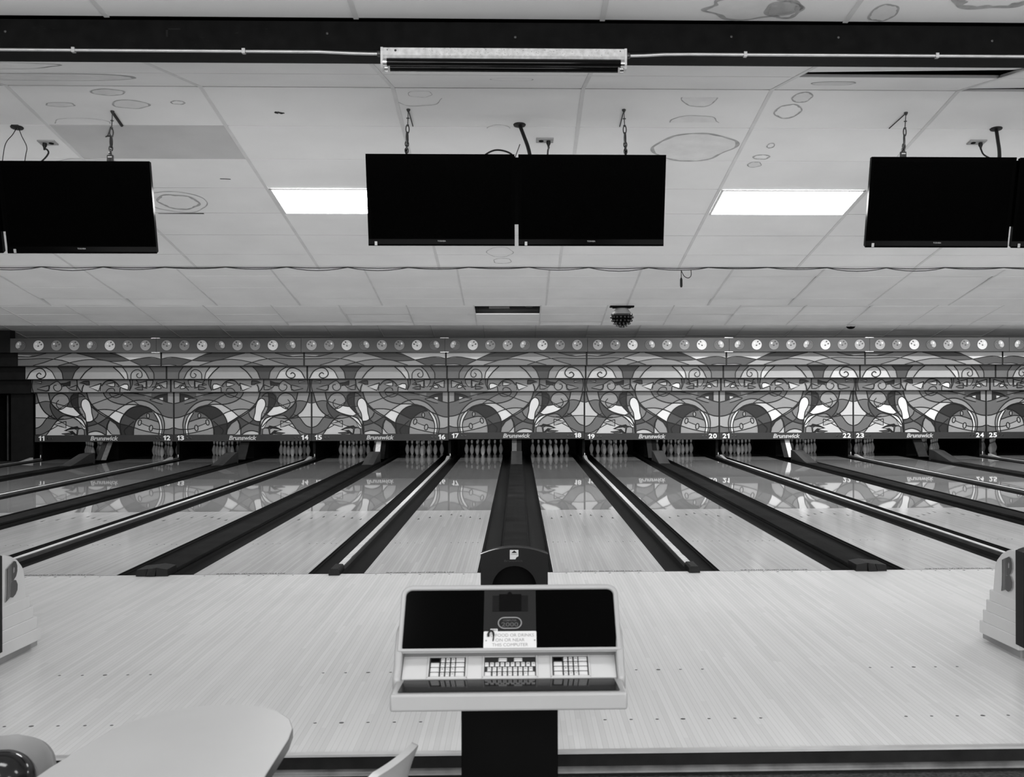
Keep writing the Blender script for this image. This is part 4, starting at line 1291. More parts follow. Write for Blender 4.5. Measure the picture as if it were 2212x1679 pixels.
# ---- scroll strip
A = Art(78, 2185, 455, 650, UW, 0.293)
A.fill('f', [(78, 455), (2185, 455), (2185, 650), (78, 650)])
A.fill('g', [(250, 650), (255, 560), (320, 470), (440, 470), (370, 560), (330, 650)])
A.fill('i', [(330, 650), (370, 560), (450, 470), (720, 470), (660, 560), (645, 650)])
A.fill('j', [(645, 650), (660, 560), (730, 470), (860, 470), (770, 550), (695, 650)])
A.fill('i', [(695, 650), (770, 550), (870, 465), (1180, 465), (1280, 540), (1360, 650)])
A.fill('h', [(1360, 650), (1280, 540), (1180, 465), (1370, 465), (1440, 540), (1480, 650)])
A.fill('e', [(1480, 650), (1440, 540), (1365, 460), (1700, 460), (1640, 540), (1620, 650)])
A.fill('h', [(1620, 650), (1640, 540), (1710, 465), (1870, 465), (1790, 530), (1730, 650)])
A.fill('j', [(1730, 650), (1790, 530), (1870, 485), (1990, 475), (2100, 530), (2165, 650)])
A.fill('h', [(1990, 475), (2040, 460), (2185, 460), (2185, 650), (2165, 650), (2100, 530)])
for ln, wd in (([(250, 650), (258, 555), (320, 462)], 9), ([(330, 650), (380, 545), (460, 465)], 10), ([(645, 650), (662, 555), (725, 462)], 9), ([(695, 650), (770, 550), (865, 462)], 12), ([(1180, 460), (1280, 540), (1362, 650)], 12),
               ([(1370, 460), (1440, 540), (1482, 650)], 9), ([(1700, 460), (1640, 540), (1618, 650)], 9), ([(1728, 650), (1790, 530), (1880, 465)], 9),
               ([(600, 650), (595, 570), (550, 518), (490, 505), (445, 535), (430, 590), (450, 628), (490, 630), (512, 600), (505, 575), (480, 562)], 9),
               ([(2165, 650), (2100, 535), (2000, 482), (1920, 495), (1878, 560), (1895, 612), (1940, 640), (1990, 635), (2015, 600), (2000, 568), (1970, 556), (1945, 578)], 12)):
    A.line(ln, wd)
scroll_a, scroll_b = A.meshes('artwork')

# ---- wave strip
A = Art(118, 2270, 255, 448, UW, 0.298)
A.fill('f', [(118, 255), (2270, 255), (2270, 448), (118, 448)])
A.fill('j', [(118, 255), (800, 255), (720, 295), (600, 355), (560, 366), (430, 338), (300, 322), (118, 344)])
A.fill('e', [(118, 345), (300, 323), (430, 340), (580, 368), (415, 445), (250, 436), (118, 438)])
A.fill('j', [(118, 437), (250, 436), (330, 448), (118, 448)])
A.fill('h', [(590, 366), (700, 380), (880, 382), (1000, 370), (690, 448), (415, 448)])
A.fill('e', [(600, 360), (870, 258), (1375, 258), (1180, 318), (1000, 366), (850, 382), (700, 378)])
A.fill('h', [(1020, 360), (1200, 310), (1380, 260), (1470, 260), (1725, 347), (1600, 360), (1485, 402), (1300, 365), (1170, 353)])
A.fill('g', [(700, 448), (930, 376), (1170, 355), (1340, 370), (1483, 402), (1370, 448)])
A.fill('g', [(1490, 258), (1850, 260), (2000, 298), (2120, 312), (2270, 302), (2270, 350), (2050, 342), (1860, 338), (1735, 350)])
A.fill('g', [(1500, 400), (1740, 350), (2020, 445), (1650, 448)])
A.fill('f', [(1750, 350), (1860, 338), (2160, 350), (2270, 345), (2270, 448), (2030, 445)])
A.fill('j', [(2060, 294), (2150, 290), (2270, 285), (2270, 302), (2120, 311)])
for ln, wd in (([(118, 345), (210, 325), (300, 322), (430, 340), (580, 368), (720, 380), (860, 382), (1040, 352), (1220, 300), (1380, 260)], 8), ([(415, 448), (600, 358), (730, 300), (880, 256)], 9),
               ([(690, 448), (820, 405), (960, 368), (1170, 354), (1340, 372), (1500, 405), (1660, 448)], 8), ([(1460, 258), (1600, 300), (1740, 350), (1880, 400), (2040, 445)], 8),
               ([(1360, 448), (1490, 402), (1650, 358), (1860, 338), (2060, 345), (2270, 350)], 8), ([(1840, 258), (1960, 290), (2080, 312), (2270, 303)], 8), ([(118, 437), (250, 434), (340, 447)], 8)):
    A.line(ln, wd)
wave_a, wave_b = A.meshes('artwork')

# ---- ball emblem (radius 1 unit disc with holes and highlight), several greys
def emblem(body, cres, mirror):
    s = -1 if mirror else 1
    R = 0.118
    mb_ = MB()
    def disc(cx, cy, rx, ry, d, mi, tilt=0.0):
        ca, sa = math.cos(tilt), math.sin(tilt)
        pts = []
        for i in range(28):
            a = 2 * PI * i / 28
            x = cx + rx * math.cos(a) * ca - ry * math.sin(a) * sa
            z = cy + rx * math.cos(a) * sa + ry * math.sin(a) * ca
            pts.append((s * x * R, d, z * R))
        mb_.quad(pts, mi)
    mb_.lathe([(R * 1.05, 0.0), (R * 1.05, -0.004)], 28, axis='y', mi=0)
    disc(0, 0, 1.0, 1.0, -0.005, 1)
    if cres:
        disc(-0.42, 0.12, 0.50, 0.72, -0.0055, 2, -0.5)
    disc(-0.45, 0.32, 0.17, 0.2, -0.006, 3, -0.4)
    for x, z in ((0.22, 0.60), (0.55, 0.18), (-0.05, -0.12)):
        disc(x, z, 0.17, 0.14, -0.006, 0, 0.5)
        disc(x - 0.02, z - 0.02, 0.09, 0.07, -0.0065, 4, 0.5)
    return mb_.mesh('ball_emblem', ['art_d', body, 'art_i', 'art_l', 'art_h' if cres else 'art_f'])
EMB = {}
for mir in (False, True):
    EMB[mir] = [emblem('art_m', True, mir), emblem('art_j', False, mir), emblem('art_g', False, mir), emblem('art_h', False, mir)]

LAYERS = [  # name, Y, zbottom, ztop, meshes, description
    ('fish', 26.70, 1.660, 1.972, (fish_a, fish_b), 'strip printed with little fish'),
    ('scroll', 26.38, 1.972, 2.284, (scroll_a, scroll_b), 'strip printed with scrolls and arches'),
    ('wave', 25.99, 2.280, 2.592, (wave_a, wave_b), 'strip printed with flowing waves'),
]
board_h = {}
def board(w, z0, z1, mt_, name='backing_board'):
    return MB().box((-w / 2, 0.0, z0), (w / 2, 0.03, z1)).mesh(name, mt_)
main_board = board(PITCH - 0.002, 0.63, 1.655, 'art_k')
band_me = MB().box((-PITCH / 2 + 0.004, -0.022, 0.463), (PITCH / 2 - 0.004, 0.03, 0.625)).mesh('number_band', 'band')
v_, f_ = text_fit('Brunswick', 0.67, 0.108, 0.030, 0.24)
brand_me = MB().add(v_, f_, 0, Matrix.Translation((0, -0.0235, 0.545)) @ STAND).mesh('brand_lettering', 'letter')
btn_me = MB().lathe([(0.022, 0.0), (0.022, -0.006), (0.016, -0.008)], 16, axis='y').mesh('button', 'button', True)
for k in PAIRS:
    a_, b_ = 17 + 2 * k, 18 + 2 * k
    mir = (k % 2 != 0)          # units whose printed ball sits on the right
    dz = 0.030 if k == 0 else 0.0
    t = thing('pin_deck_mask', 'large stained-glass style printed panel above lanes %s and %s' % (NUMW[a_], NUMW[b_]), 'mask panel', (k * PITCH, 26.93, dz), group='printed panels over the pins')
    linkobj('backing_board', main_board, t)
    linkobj('artwork', main_b if mir else main_a, t, (0, 0, 0.625), scale=(1, 1, 1.0 if k else 0.97))
    linkobj('number_band', band_me, t)
    linkobj('brand_lettering', brand_me, t)
    for txt, sx in ((str(a_), -1), (str(b_), 1)):
        ws = [0.066 if c == '1' else 0.094 for c in txt]
        x_ = sx * (PITCH / 2 - 0.165) - (sum(ws) + 0.012) / 2
        nb_ = MB()
        for c, w_ in zip(txt, ws):
            vv, ff = text_fit(c, w_, 0.118, 0.03)
            if c == '1':
                vv = [(-0.002, -0.059, 0), (0.030, -0.059, 0), (0.030, 0.059, 0), (0.006, 0.059, 0), (-0.008, 0.044, 0), (-0.030, 0.036, 0), (-0.030, 0.014, 0), (-0.002, 0.020, 0)]
                ff = [(0, 1, 2, 3, 4, 5, 6, 7)]
            nb_.add(vv, ff, 0, Matrix.Translation((x_ + w_ / 2, -0.0235, 0.55)) @ STAND)
            x_ += w_ + 0.012
        nb_.build('lane_number', 'numeral', t)
        for q in (0.32, 0.41):
            linkobj('button', btn_me, t, (sx * (PITCH / 2 - q), -0.022, 0.545))
    for li, (nm, Y, z0, z1, (ma, mbb), desc) in enumerate(LAYERS):
        nextY = (26.93, 26.70, 26.38)[li]
        t = thing('printed_valance', desc + ' above lanes %s and %s' % (NUMW[a_], NUMW[b_]), 'printed strip', (k * PITCH, Y, z0), group=desc + 's')
        linkobj('backing_board', MB().box((-PITCH / 2 + 0.002, 0, 0), (PITCH / 2 - 0.002, 0.03, z1 - z0 - 0.006)).mesh('backing_board', 'art_k'), t)
        linkobj('artwork', mbb if mir else ma, t, (0, 0, 0.010))
        # shelf that closes the step up to the strip above
        MB().box((-PITCH / 2 + 0.001, 0.03, -0.004), (PITCH / 2 - 0.001, nextY - Y - 0.003, 0.0)).build('underside', 'art_k', t)
    t = thing('printed_valance', 'top strip with round ball emblems above lanes %s and %s' % (NUMW[a_], NUMW[b_]), 'printed strip', (k * PITCH, 25.63, 2.588), group='top strips with ball emblems')
    MB().box((-PITCH / 2 + 0.004, 0, 0), (PITCH / 2 - 0.004, 0.03, 0.325)).build('backing_board', 'art_e', t)
    MB().box((-PITCH / 2 + 0.004, 0.03, 0.005), (PITCH / 2 - 0.004, 0.356, 0.01)).build('underside', 'art_k', t)
    for i in range(8):
        x = -PITCH / 2 + 0.243 + i * (PITCH - 0.486) / 7
        mir1 = k in (-2, -1, 1, 3)
        linkobj('ball_emblem', EMB[mir1][3 - i % 4 if mir1 else i % 4], t, (x, -0.001, 0.162))
    if k in (-2, 0, 2, 3):
        MB().box((-PITCH / 2 - 0.11, -0.006, 0.322), (-PITCH / 2 + 0.09, 0.03, 0.336)).box((-PITCH / 2 - 0.11, -0.006, -0.008), (-PITCH / 2 + 0.09, 0.03, 0.004)).build('joint_bracket', 'galv', t)
# black stepped wall pieces at the left end
xl = -3.5 * PITCH - 0.004
t = structure(MB().box((XL, 25.63, 2.588), (xl, 25.9, 3.1)).box((XL, 25.99, 2.28), (xl, 26.2, 2.59)).box((XL, 26.38, 1.97), (xl, 26.5, 2.29)).box((XL, 26.70, 1.64), (xl, 26.9, 1.98)).box((-12.25, 26.93, -0.02), (xl - 0.045, 27.0, 1.65)).build('wall_left', 'wallblack'))
MB().box((-12.47, 27.2, 0.0), (-12.44, 27.23, 1.6)).build('pole', 'capside', t)
MB().box((-12.25, 26.915, 1.642), (xl, 26.93, 1.652)).build('edge_trim', 'tee', t)

# ------------------------------------------------------------------ ball returns
def ball_return(loc, label, face_detail):
    t = thing('ball_return', label, 'ball return', loc, group='ball returns on the approach')
    MB().box((-0.155, 0.06, 0.0), (0.155, 0.62, 0.075)).box((-0.14, 0.02, 0.0), (0.14, 0.06, 0.06)).build('plinth', 'plinth', t)
    # upper shell: profile in (y,z), curved shoulder at the far end
    up_ = [(0.0, 0.34), (0.0, 0.694), (0.08, 0.688), (0.16, 0.669), (0.24, 0.636), (0.305, 0.588), (0.338, 0.552), (0.372, 0.36), (0.376, 0.34)]
    MB().prism(up_, 'x', -0.196, 0.196).build('upper_shell', 'shell', t, bevel=0.012)
    # stepped lower ribs, flaring at the far end
    for i, (z1, z0) in enumerate(((0.372, 0.298), (0.300, 0.222), (0.224, 0.142), (0.144, 0.060))):
        yf = 0.445 + 0.04 * i
        fl = 0.006 + 0.006 * i
        p = []
        for z, ex in ((z0, 0.004), (z1, 0.0)):
            p += [(-0.196, 0.0, z), (0.196, 0.0, z), (0.196 + fl, yf - 0.04, z), (0.15, yf + ex, z), (-0.15, yf + ex, z), (-0.196 - fl, yf - 0.04, z)]
        mbx = MB()
        n0 = len(mbx.v)
        mbx.v += p
        mbx.f += [(5, 4, 3, 2, 1, 0), (6, 7, 8, 9, 10, 11)] + [(j, (j + 1) % 6, 6 + (j + 1) % 6, 6 + j) for j in range(6)]
        mbx.m += [0] * 8
        mbx.build('rib', 'shell', t, bevel=0.006)
    # hood with arched mouth, facing the bowlers
    def outline(w, zt, zs, n=14):
        pts = [(-w, 0.10), (w, 0.10), (w, zs)]
        for i in range(1, n):
            u = 1 - 2 * i / n
            pts.append((w * u, zs + (zt - zs) * (1 - u * u)))
        return pts + [(-w, zs)]
    hd = MB()
    oo = outline(0.207, 0.735, 0.692)
    R, mc = 0.138, 0.485
    hole = [(-R, 0.10)] + [(-R * math.cos(a), mc + R * math.sin(a)) for a in [i * PI / 20 for i in range(21)]] + [(R, 0.10)]
    # front face split left/right around the arch
    yf, yb = -0.10, 0.01
    ring = [(-0.207, 0.10), (-0.207, 0.30), (-0.207, 0.485), (-0.207, 0.692)] + [(0.207 * (-1 + 2 * i / 14), 0.692 + 0.043 * (1 - (-1 + 2 * i / 14) ** 2)) for i in range(1, 14)] + [(0.207, 0.692), (0.207, 0.485), (0.207, 0.30), (0.207, 0.10)]
    inner = [(-R, 0.10), (-R, 0.30), (-R, mc)] + [(-R * math.cos(a), mc + R * math.sin(a)) for a in [PI * (i + 1) / 16 for i in range(15)]] + [(R, mc), (R, 0.30), (R, 0.10)]
    assert len(ring) == len(inner), (len(ring), len(inner))
    for i in range(len(ring) - 1):
        hd.quad([(ring[i][0], yf, ring[i][1]), (ring[i + 1][0], yf, ring[i + 1][1]), (inner[i + 1][0], yf, inner[i + 1][1]), (inner[i][0], yf, inner[i][1])], 0)
        hd.quad([(ring[i][0], yf, ring[i][1]), (ring[i + 1][0], yf, ring[i + 1][1]), (ring[i + 1][0], yb, ring[i + 1][1]), (ring[i][0], yb, ring[i][1])], 0)
        hd.quad([(inner[i][0], yf, inner[i][1]), (inner[i + 1][0], yf, inner[i + 1][1]), (inner[i + 1][0], yb + 0.0, inner[i + 1][1]), (inner[i][0], yb + 0.0, inner[i][1])], 0)
    hd.build('hood', 'hood', t, smooth=True)
    MB().quad([(x, -0.012, z) for x, z in inner]).build('mouth', 'grille', t)
    rim = [(x, yf + 0.002, z + 0.002) for x, z in ring[3:-3]]
    MB().tube(rim, 0.0055, 8).build('hood_edge', 'hood_rim', t, smooth=True)
    if face_detail:
        st = MB().quad([(-0.027, yf - 0.0012, 0.664), (0.008, yf - 0.0012, 0.664), (0.013, yf - 0.0012, 0.676), (0.026, yf - 0.0012, 0.682), (0.026, yf - 0.0012, 0.722), (-0.027, yf - 0.0012, 0.722)]).build('warning_sticker', 'sign', t)
        MB().quad([(-0.018, yf - 0.002, 0.703), (0.018, yf - 0.002, 0.703), (0.0, yf - 0.002, 0.719)]).build('triangle', 'console_mid', st)
        vv, ff = text_fit('WARNING', 0.042, 0.008, 0.02)
        MB().add(vv, ff, 0, Matrix.Translation((0, yf - 0.002, 0.695)) @ STAND).build('lettering', 'signtext', st)
        vv, ff = text_fit('Brunswick', 0.115, 0.013, 0.01)
        MB().add(vv, ff, 0, Matrix.Translation((-0.004, yf - 0.0012, 0.655)) @ STAND).build('embossed_lettering', 'emboss', t)
    # B emblems on both flanks
    for sd in (-1, 1):
        def Q(y, z, d):      # flank coordinates: y away from the bowler
            return (sd * (0.197 + d), y if sd > 0 else 0.285 - y, z)
        mir = 1
        stem = [(0.062, 0.395), (0.07, 0.44), (0.074, 0.50), (0.074, 0.60), (0.135, 0.622), (0.134, 0.56), (0.128, 0.48), (0.118, 0.415)]
        top_l = [(0.138, 0.622), (0.175, 0.636), (0.205, 0.628), (0.222, 0.600), (0.222, 0.565), (0.205, 0.535), (0.175, 0.518), (0.138, 0.510)]
        bot_l = [(0.134, 0.505), (0.170, 0.516), (0.205, 0.510), (0.226, 0.480), (0.222, 0.445), (0.195, 0.420), (0.160, 0.408), (0.122, 0.416)]
        mb_ = MB()
        for poly in (stem, top_l, bot_l):
            n0 = len(mb_.v)
            mb_.v += [Q(y, z, 0.0) for y, z in poly] + [Q(y, z, 0.007) for y, z in poly]
            kk = len(poly)
            mb_.f += [tuple(n0 + kk + i for i in range(kk))] + [(n0 + i, n0 + (i + 1) % kk, n0 + kk + (i + 1) % kk, n0 + kk + i) for i in range(kk)]
            mb_.m += [0] + [1] * kk
        em = mb_.build('emblem', ['emblem', 'emblem_edge'], t)
        stp = MB()
        for dy in (0.022, 0.034, 0.046):
            stp.quad([Q(0.064 + dy, 0.398 + dy * 0.35, 0.0076), Q(0.068 + dy, 0.399 + dy * 0.35, 0.0076), Q(0.077 + dy, 0.602 + dy * 0.35, 0.0076), Q(0.073 + dy, 0.601 + dy * 0.35, 0.0076)])
        stp.quad([Q(0.165, 0.560, 0.0076), Q(0.180, 0.565, 0.0076), Q(0.183, 0.590, 0.0076), Q(0.172, 0.598, 0.0076), Q(0.164, 0.585, 0.0076)])
        stp.build('emblem_stripe', 'emblem_edge', em)
    # ball tray toward the bowlers
    tray = MB()
    K = 10
    prof_ = [(-0.17, 0.40), (-0.17, 0.45)] + [(-0.15 + 0.30 * i / K, 0.45 - 0.04 * math.sin(PI * i / K)) for i in range(K + 1)] + [(0.17, 0.45), (0.17, 0.40)]
    tray.prism(prof_, 'y', -0.95, -0.10)
    tray.build('ball_tray', 'hood', t)
    MB().box((-0.11, -0.75, 0.0), (0.11, -0.2, 0.40)).build('tray_pedestal', 'plinth', t)
    return t
ball_return((0.004, 6.86, 0), 'dark hooded ball return with arched mouth behind the scoring console', True)
ball_return((-PITCH - 0.022, 6.84, 0), 'pale ball return with dark B emblem at the left edge', True)
ball_return((PITCH + 0.03, 6.80, 0), 'pale ball return with dark B emblem at the right edge', True)

# ------------------------------------------------------------------ scoring console
CXC = -0.003
t = thing('scoring_console', 'white scoring console with two dark screens and keypads on a black pedestal', 'scoring console', (CXC, 3.6, FLOOR_Z), rz=0.0)
Z = lambda z: z - FLOOR_Z
Yc = lambda y: y - 3.6
MB().box((-0.162, Yc(3.70), 0.0), (0.164, Yc(3.98), Z(0.665))).build('pedestal', 'black', t, bevel=0.004)
# tray: apron and rim around the glossy shelf
tr_ = MB()
tr_.hexa([(-0.391, 0.0, Z(0.655)), (0.391, 0.0, Z(0.655)), (0.385, Yc(3.80), Z(0.655)), (-0.385, Yc(3.80), Z(0.655)),
          (-0.391, 0.0, Z(0.713)), (0.391, 0.0, Z(0.713)), (0.387, Yc(3.80), Z(0.716)), (-0.387, Yc(3.80), Z(0.716))])
tr_.build('tray', 'console', t, bevel=0.008, seg=3)
MB().quad([(-0.367, Yc(3.618), Z(0.7165)), (0.367, Yc(3.618), Z(0.7165)), (0.360, Yc(3.758), Z(0.7185)), (-0.360, Yc(3.758), Z(0.7185))]).build('glossy_shelf', 'shelf', t)
# side cheeks and back shell
sp_ = [(3.755, 0.66), (3.755, 0.728), (3.80, 0.762), (3.815, 0.800), (3.88, 0.86), (4.06, 0.88), (4.09, 0.66)]
for sx in (-1, 1):
    xs = sorted((sx * 0.372, sx * 0.400))
    MB().prism([(Yc(y), Z(z)) for y, z in sp_], 'x', xs[0], xs[1]).build('side_cheek', 'console', t, bevel=0.010, seg=3)
MB().prism([(Yc(y), Z(z)) for y, z in [(3.80, 0.66), (3.775, 0.712), (3.865, 0.768), (3.865, 0.80), (4.015, 0.95), (4.06, 0.95), (4.09, 0.66)]], 'x', -0.373, 0.373).build('body', 'console', t)
MB().prism([(Yc(y), Z(z)) for y, z in [(3.822, 0.795), (3.826, 0.803), (3.86, 0.803), (3.86, 0.795)]], 'x', -0.376, 0.376).build('sill', 'console', t)
# screen plane from (3.834,0.802) to (3.998,0.976)
SB, ST = Vector((0, Yc(3.834), Z(0.802))), Vector((0, Yc(3.999), Z(0.977)))
sd_ = (ST - SB); SL = sd_.length; sd_.normalize()
sn = Vector((1, 0, 0)).cross(sd_) * 1.0
if sn.y > 0: sn = -sn
def SP(x, s, off=0.0):
    p = SB + sd_ * s + sn * off
    return (x, p.y, p.z)
def rounded(x0, x1, s0, s1, r, corners):
    pts = []
    for (cx, cs, a0, on) in ((x0 + r, s0 + r, PI, corners[0]), (x1 - r, s0 + r, 1.5 * PI, corners[1]), (x1 - r, s1 - r, 0, corners[2]), (x0 + r, s1 - r, 0.5 * PI, corners[3])):
        if on:
            pts += [(cx + r * math.cos(a0 + i * PI / 12), cs + r * math.sin(a0 + i * PI / 12)) for i in range(7)]
        else:
            sgx = -1 if cx == x0 + r else 1
            sgs = -1 if cs == s0 + r else 1
            pts.append((cx + sgx * r, cs + sgs * r))
    return pts
def plate(name, x0, x1, s0, s1, off, mt_, r=0.012, corners=(0, 0, 0, 0), parent=t, th=0.004):
    pts = rounded(x0, x1, s0, s1, r, corners)
    mb_ = MB()
    kk = len(pts)
    mb_.v = [SP(x, s, off - th) for x, s in pts] + [SP(x, s, off) for x, s in pts]
    mb_.f = [tuple(kk + i for i in range(kk))] + [(i, (i + 1) % kk, kk + (i + 1) % kk, kk + i) for i in range(kk)]
    mb_.m = [0] * (kk + 1)
    return mb_.build(name, mt_, parent)
bo_, bi_ = rounded(-0.392, 0.394, -0.012, SL + 0.018, 0.040, (0, 0, 1, 1)), rounded(-0.374, 0.376, 0.0, SL, 0.024, (0, 0, 1, 1))
bz = MB()
kk = len(bo_)
bz.v = [SP(x, s, 0.016) for x, s in bo_] + [SP(x, s, 0.016) for x, s in bi_] + [SP(x, s, 0.0) for x, s in bi_] + [SP(x * 0.98, s, -0.07 if s > 0 else 0.002) for x, s in bo_]
for i in range(kk):
    j = (i + 1) % kk
    bz.f += [(i, j, kk + j, kk + i), (kk + i, kk + j, 2 * kk + j, 2 * kk + i), (i, 3 * kk + i, 3 * kk + j, j)]
bz.f.append(tuple(3 * kk + i for i in range(kk)))
bz.m = [0] * len(bz.f)
bz.build('bezel', 'console', t, bevel=0.006, seg=3)
MB().quad([(-0.372, Yc(3.862), Z(0.770)), (0.372, Yc(3.862), Z(0.770)), (0.372, Yc(3.862), Z(0.798)), (-0.372, Yc(3.862), Z(0.798))]).build('recess_shade_strip', 'recess', t)  # glossy dark strip carries the shade of the recess under the sill
plate('screen', -0.374, -0.092, 0.0, SL, 0.006, 'console_glass', 0.022, (0, 0, 0, 1))
plate('screen', 0.094, 0.376, 0.0, SL, 0.006, 'console_glass', 0.022, (0, 0, 1, 0))
cp = plate('centre_panel', -0.092, 0.094, 0.0, SL, 0.0065, 'console_mid')
gr = MB()
for i in range(11):
    s = 0.150 + i * 0.0062
    gr.v += []
    n0 = len(gr.v)
    gr.v += [SP(-0.062, s, 0.0072), SP(0.066, s, 0.0072), SP(0.066, s + 0.0028, 0.0072), SP(-0.062, s + 0.0028, 0.0072)]
    gr.f.append((n0, n0 + 1, n0 + 2, n0 + 3)); gr.m.append(0)
gr.build('speaker_slots', 'grille', cp)
MB().quad([SP(-0.038, 0.150, 0.0078), SP(0.042, 0.150, 0.0078), SP(0.042, 0.222, 0.0078), SP(-0.038, 0.222, 0.0078)]).build('dark_patch', 'grille', cp)
MB().lathe([(0.008, -0.004), (0.008, 0.012)], 14, SP(0.0, 0.222, 0.006), 'y').build('keyhole', 'grille', cp)
ov = [(x, s) for x, s in rounded(-0.040, 0.042, 0.080, 0.124, 0.0219, (1, 1, 1, 1))]
MB().tube([SP(x, s, 0.008) for x, s in ov], 0.0022, 6, closed=True).build('oval_rim', 'oval', cp)
MS = Matrix((Vector((1, 0, 0)), sd_, sn)).transposed().to_4x4()
def on_screen(txt, x, s, w, h, off, mt_, name, parent, bold=0.0):
    vv, ff = text_fit(txt, w, h, bold)
    return MB().add(vv, ff, 0, Matrix.Translation(Vector(SP(x, s, off))) @ MS).build(name, mt_, parent)
on_screen('2000', 0.001, 0.096, 0.060, 0.018, 0.0075, 'ovaltext', 'model_numerals', cp, 0.02)
on_screen('COMPUTER', 0.001, 0.113, 0.048, 0.008, 0.0075, 'ovaltext', 'emblem_word', cp, 0.02)
sg = plate('notice_sign', -0.091, 0.0945, -0.004, 0.066, 0.012, 'sign', 0.004, (1, 1, 1, 1))
on_screen('NO FOOD OR DRINKS', 0.003, 0.050, 0.166, 0.0125, 0.0126, 'signtext', 'lettering', sg)
on_screen('ON OR NEAR', 0.002, 0.031, 0.102, 0.0125, 0.0126, 'signtext', 'lettering', sg)
on_screen('THIS COMPUTER', 0.002, 0.012, 0.126, 0.0125, 0.0126, 'signtext', 'lettering', sg)
for x in (-0.082, 0.088):
    MB().lathe([(0.003, 0.0), (0.002, -0.0015)], 10, SP(x, 0.029, 0.0122), 'y').build('screw', 'signtext', sg)
tagp = plate('label_tape', -0.068, -0.042, 0.066, 0.078, 0.009, 'sign', 0.002, (1, 1, 1, 1))
on_screen('J85', -0.055, 0.072, 0.020, 0.007, 0.0096, 'legend', 'lettering', tagp, 0.02)
ck = [SP(-0.074, 0.044, 0.014), SP(-0.074, 0.056, 0.016), SP(-0.066, 0.066, 0.017), SP(-0.058, 0.060, 0.016), SP(-0.056, 0.045, 0.015), SP(-0.058, 0.026, 0.014)]
MB().tube(catmull(ck, n=5), [0.0032] * 3 * 5 + [0.0036] * 5 + [0.0022] * 5 + [0.0016] * 1, 6).build('cord_loop', 'cord', t)
# key panel plane from (3.775,0.718) to (3.865,0.772)
KB, KT = Vector((0, Yc(3.773), Z(0.716))), Vector((0, Yc(3.866), Z(0.772)))
kd = KT - KB; KL = kd.length; kd.normalize()
kn = Vector((1, 0, 0)).cross(kd)
if kn.z < 0: kn = -kn
def KP(x, s, off=0.0):
    p = KB + kd * s + kn * off
    return Vector((x, p.y, p.z))
pv = []
MB().add([KP(-0.370, 0, -0.002), KP(0.370, 0, -0.002), KP(0.370, KL, -0.002), KP(-0.370, KL, -0.002), KP(-0.370, 0, 0.003), KP(0.370, 0, 0.003), KP(0.370, KL, 0.003), KP(-0.370, KL, 0.003)],
         [(0, 3, 2, 1), (4, 5, 6, 7), (0, 1, 5, 4), (1, 2, 6, 5), (2, 3, 7, 6), (3, 0, 4, 7)]).build('key_panel', 'console_panel', t)
MK = Matrix((Vector((1, 0, 0)), kd, kn)).transposed().to_4x4()
_kc = {}
def key_mesh(w, h, lg_):
    kk = (round(w, 4), round(h, 4), lg_)
    if kk in _kc: return _kc[kk]
    mb_ = MB()
    b = 0.0022
    mb_.hexa([(-w / 2, -h / 2, 0), (w / 2, -h / 2, 0), (w / 2, h / 2, 0), (-w / 2, h / 2, 0), (-w / 2 + b, -h / 2 + b, 0.004), (w / 2 - b, -h / 2 + b, 0.004), (w / 2 - b, h / 2 - b, 0.004), (-w / 2 + b, h / 2 - b, 0.004)])
    if lg_:
        vv, ff = text_fit(lg_, 0.0042 if len(lg_) == 1 else w * 0.45, 0.0058 if len(lg_) == 1 else 0.003, 0.02)
        mb_.add(vv, ff, 1, Matrix.Translation((0, 0, 0.0043)))
    _kc[kk] = mb_.mesh('key', ['key', 'legend'])
    return _kc[kk]
def keybed(name, x0, x1, s0, s1):
    pts = [KP(x0, s0, 0.003), KP(x1, s0, 0.003), KP(x1, s1, 0.003), KP(x0, s1, 0.003), KP(x0, s0, 0.0045), KP(x1, s0, 0.0045), KP(x1, s1, 0.0045), KP(x0, s1, 0.0045)]
    o = MB().hexa(pts).build(name, 'keybed', t)
    fr = MB()
    for (xa, xb, sa, sb) in ((x0 - 0.008, x0, s0 - 0.006, s1 + 0.004), (x1, x1 + 0.008, s0 - 0.006, s1 + 0.004), (x0 - 0.008, x1 + 0.008, s0 - 0.008, s0)):
        fr.hexa([KP(xa, sa, 0.002), KP(xb, sa, 0.002), KP(xb, sb, 0.002), KP(xa, sb, 0.002), KP(xa + 0.002, sa + 0.001, 0.008), KP(xb - 0.002, sa + 0.001, 0.008), KP(xb - 0.002, sb, 0.008), KP(xa + 0.002, sb, 0.008)])
    fr.build('raised_surround', 'console_panel', o)
    return o
def place_key(parent, x, s, w, h, lg_=''):
    o = linkobj('key', key_mesh(w, h, lg_), parent)
    o.matrix_local = Matrix.Translation(KP(x, s, 0.0045)) @ MK
S0, S1 = 0.005, 0.098
rs = [S0 + 0.0125 + 0.0228 * i for i in range(4)]
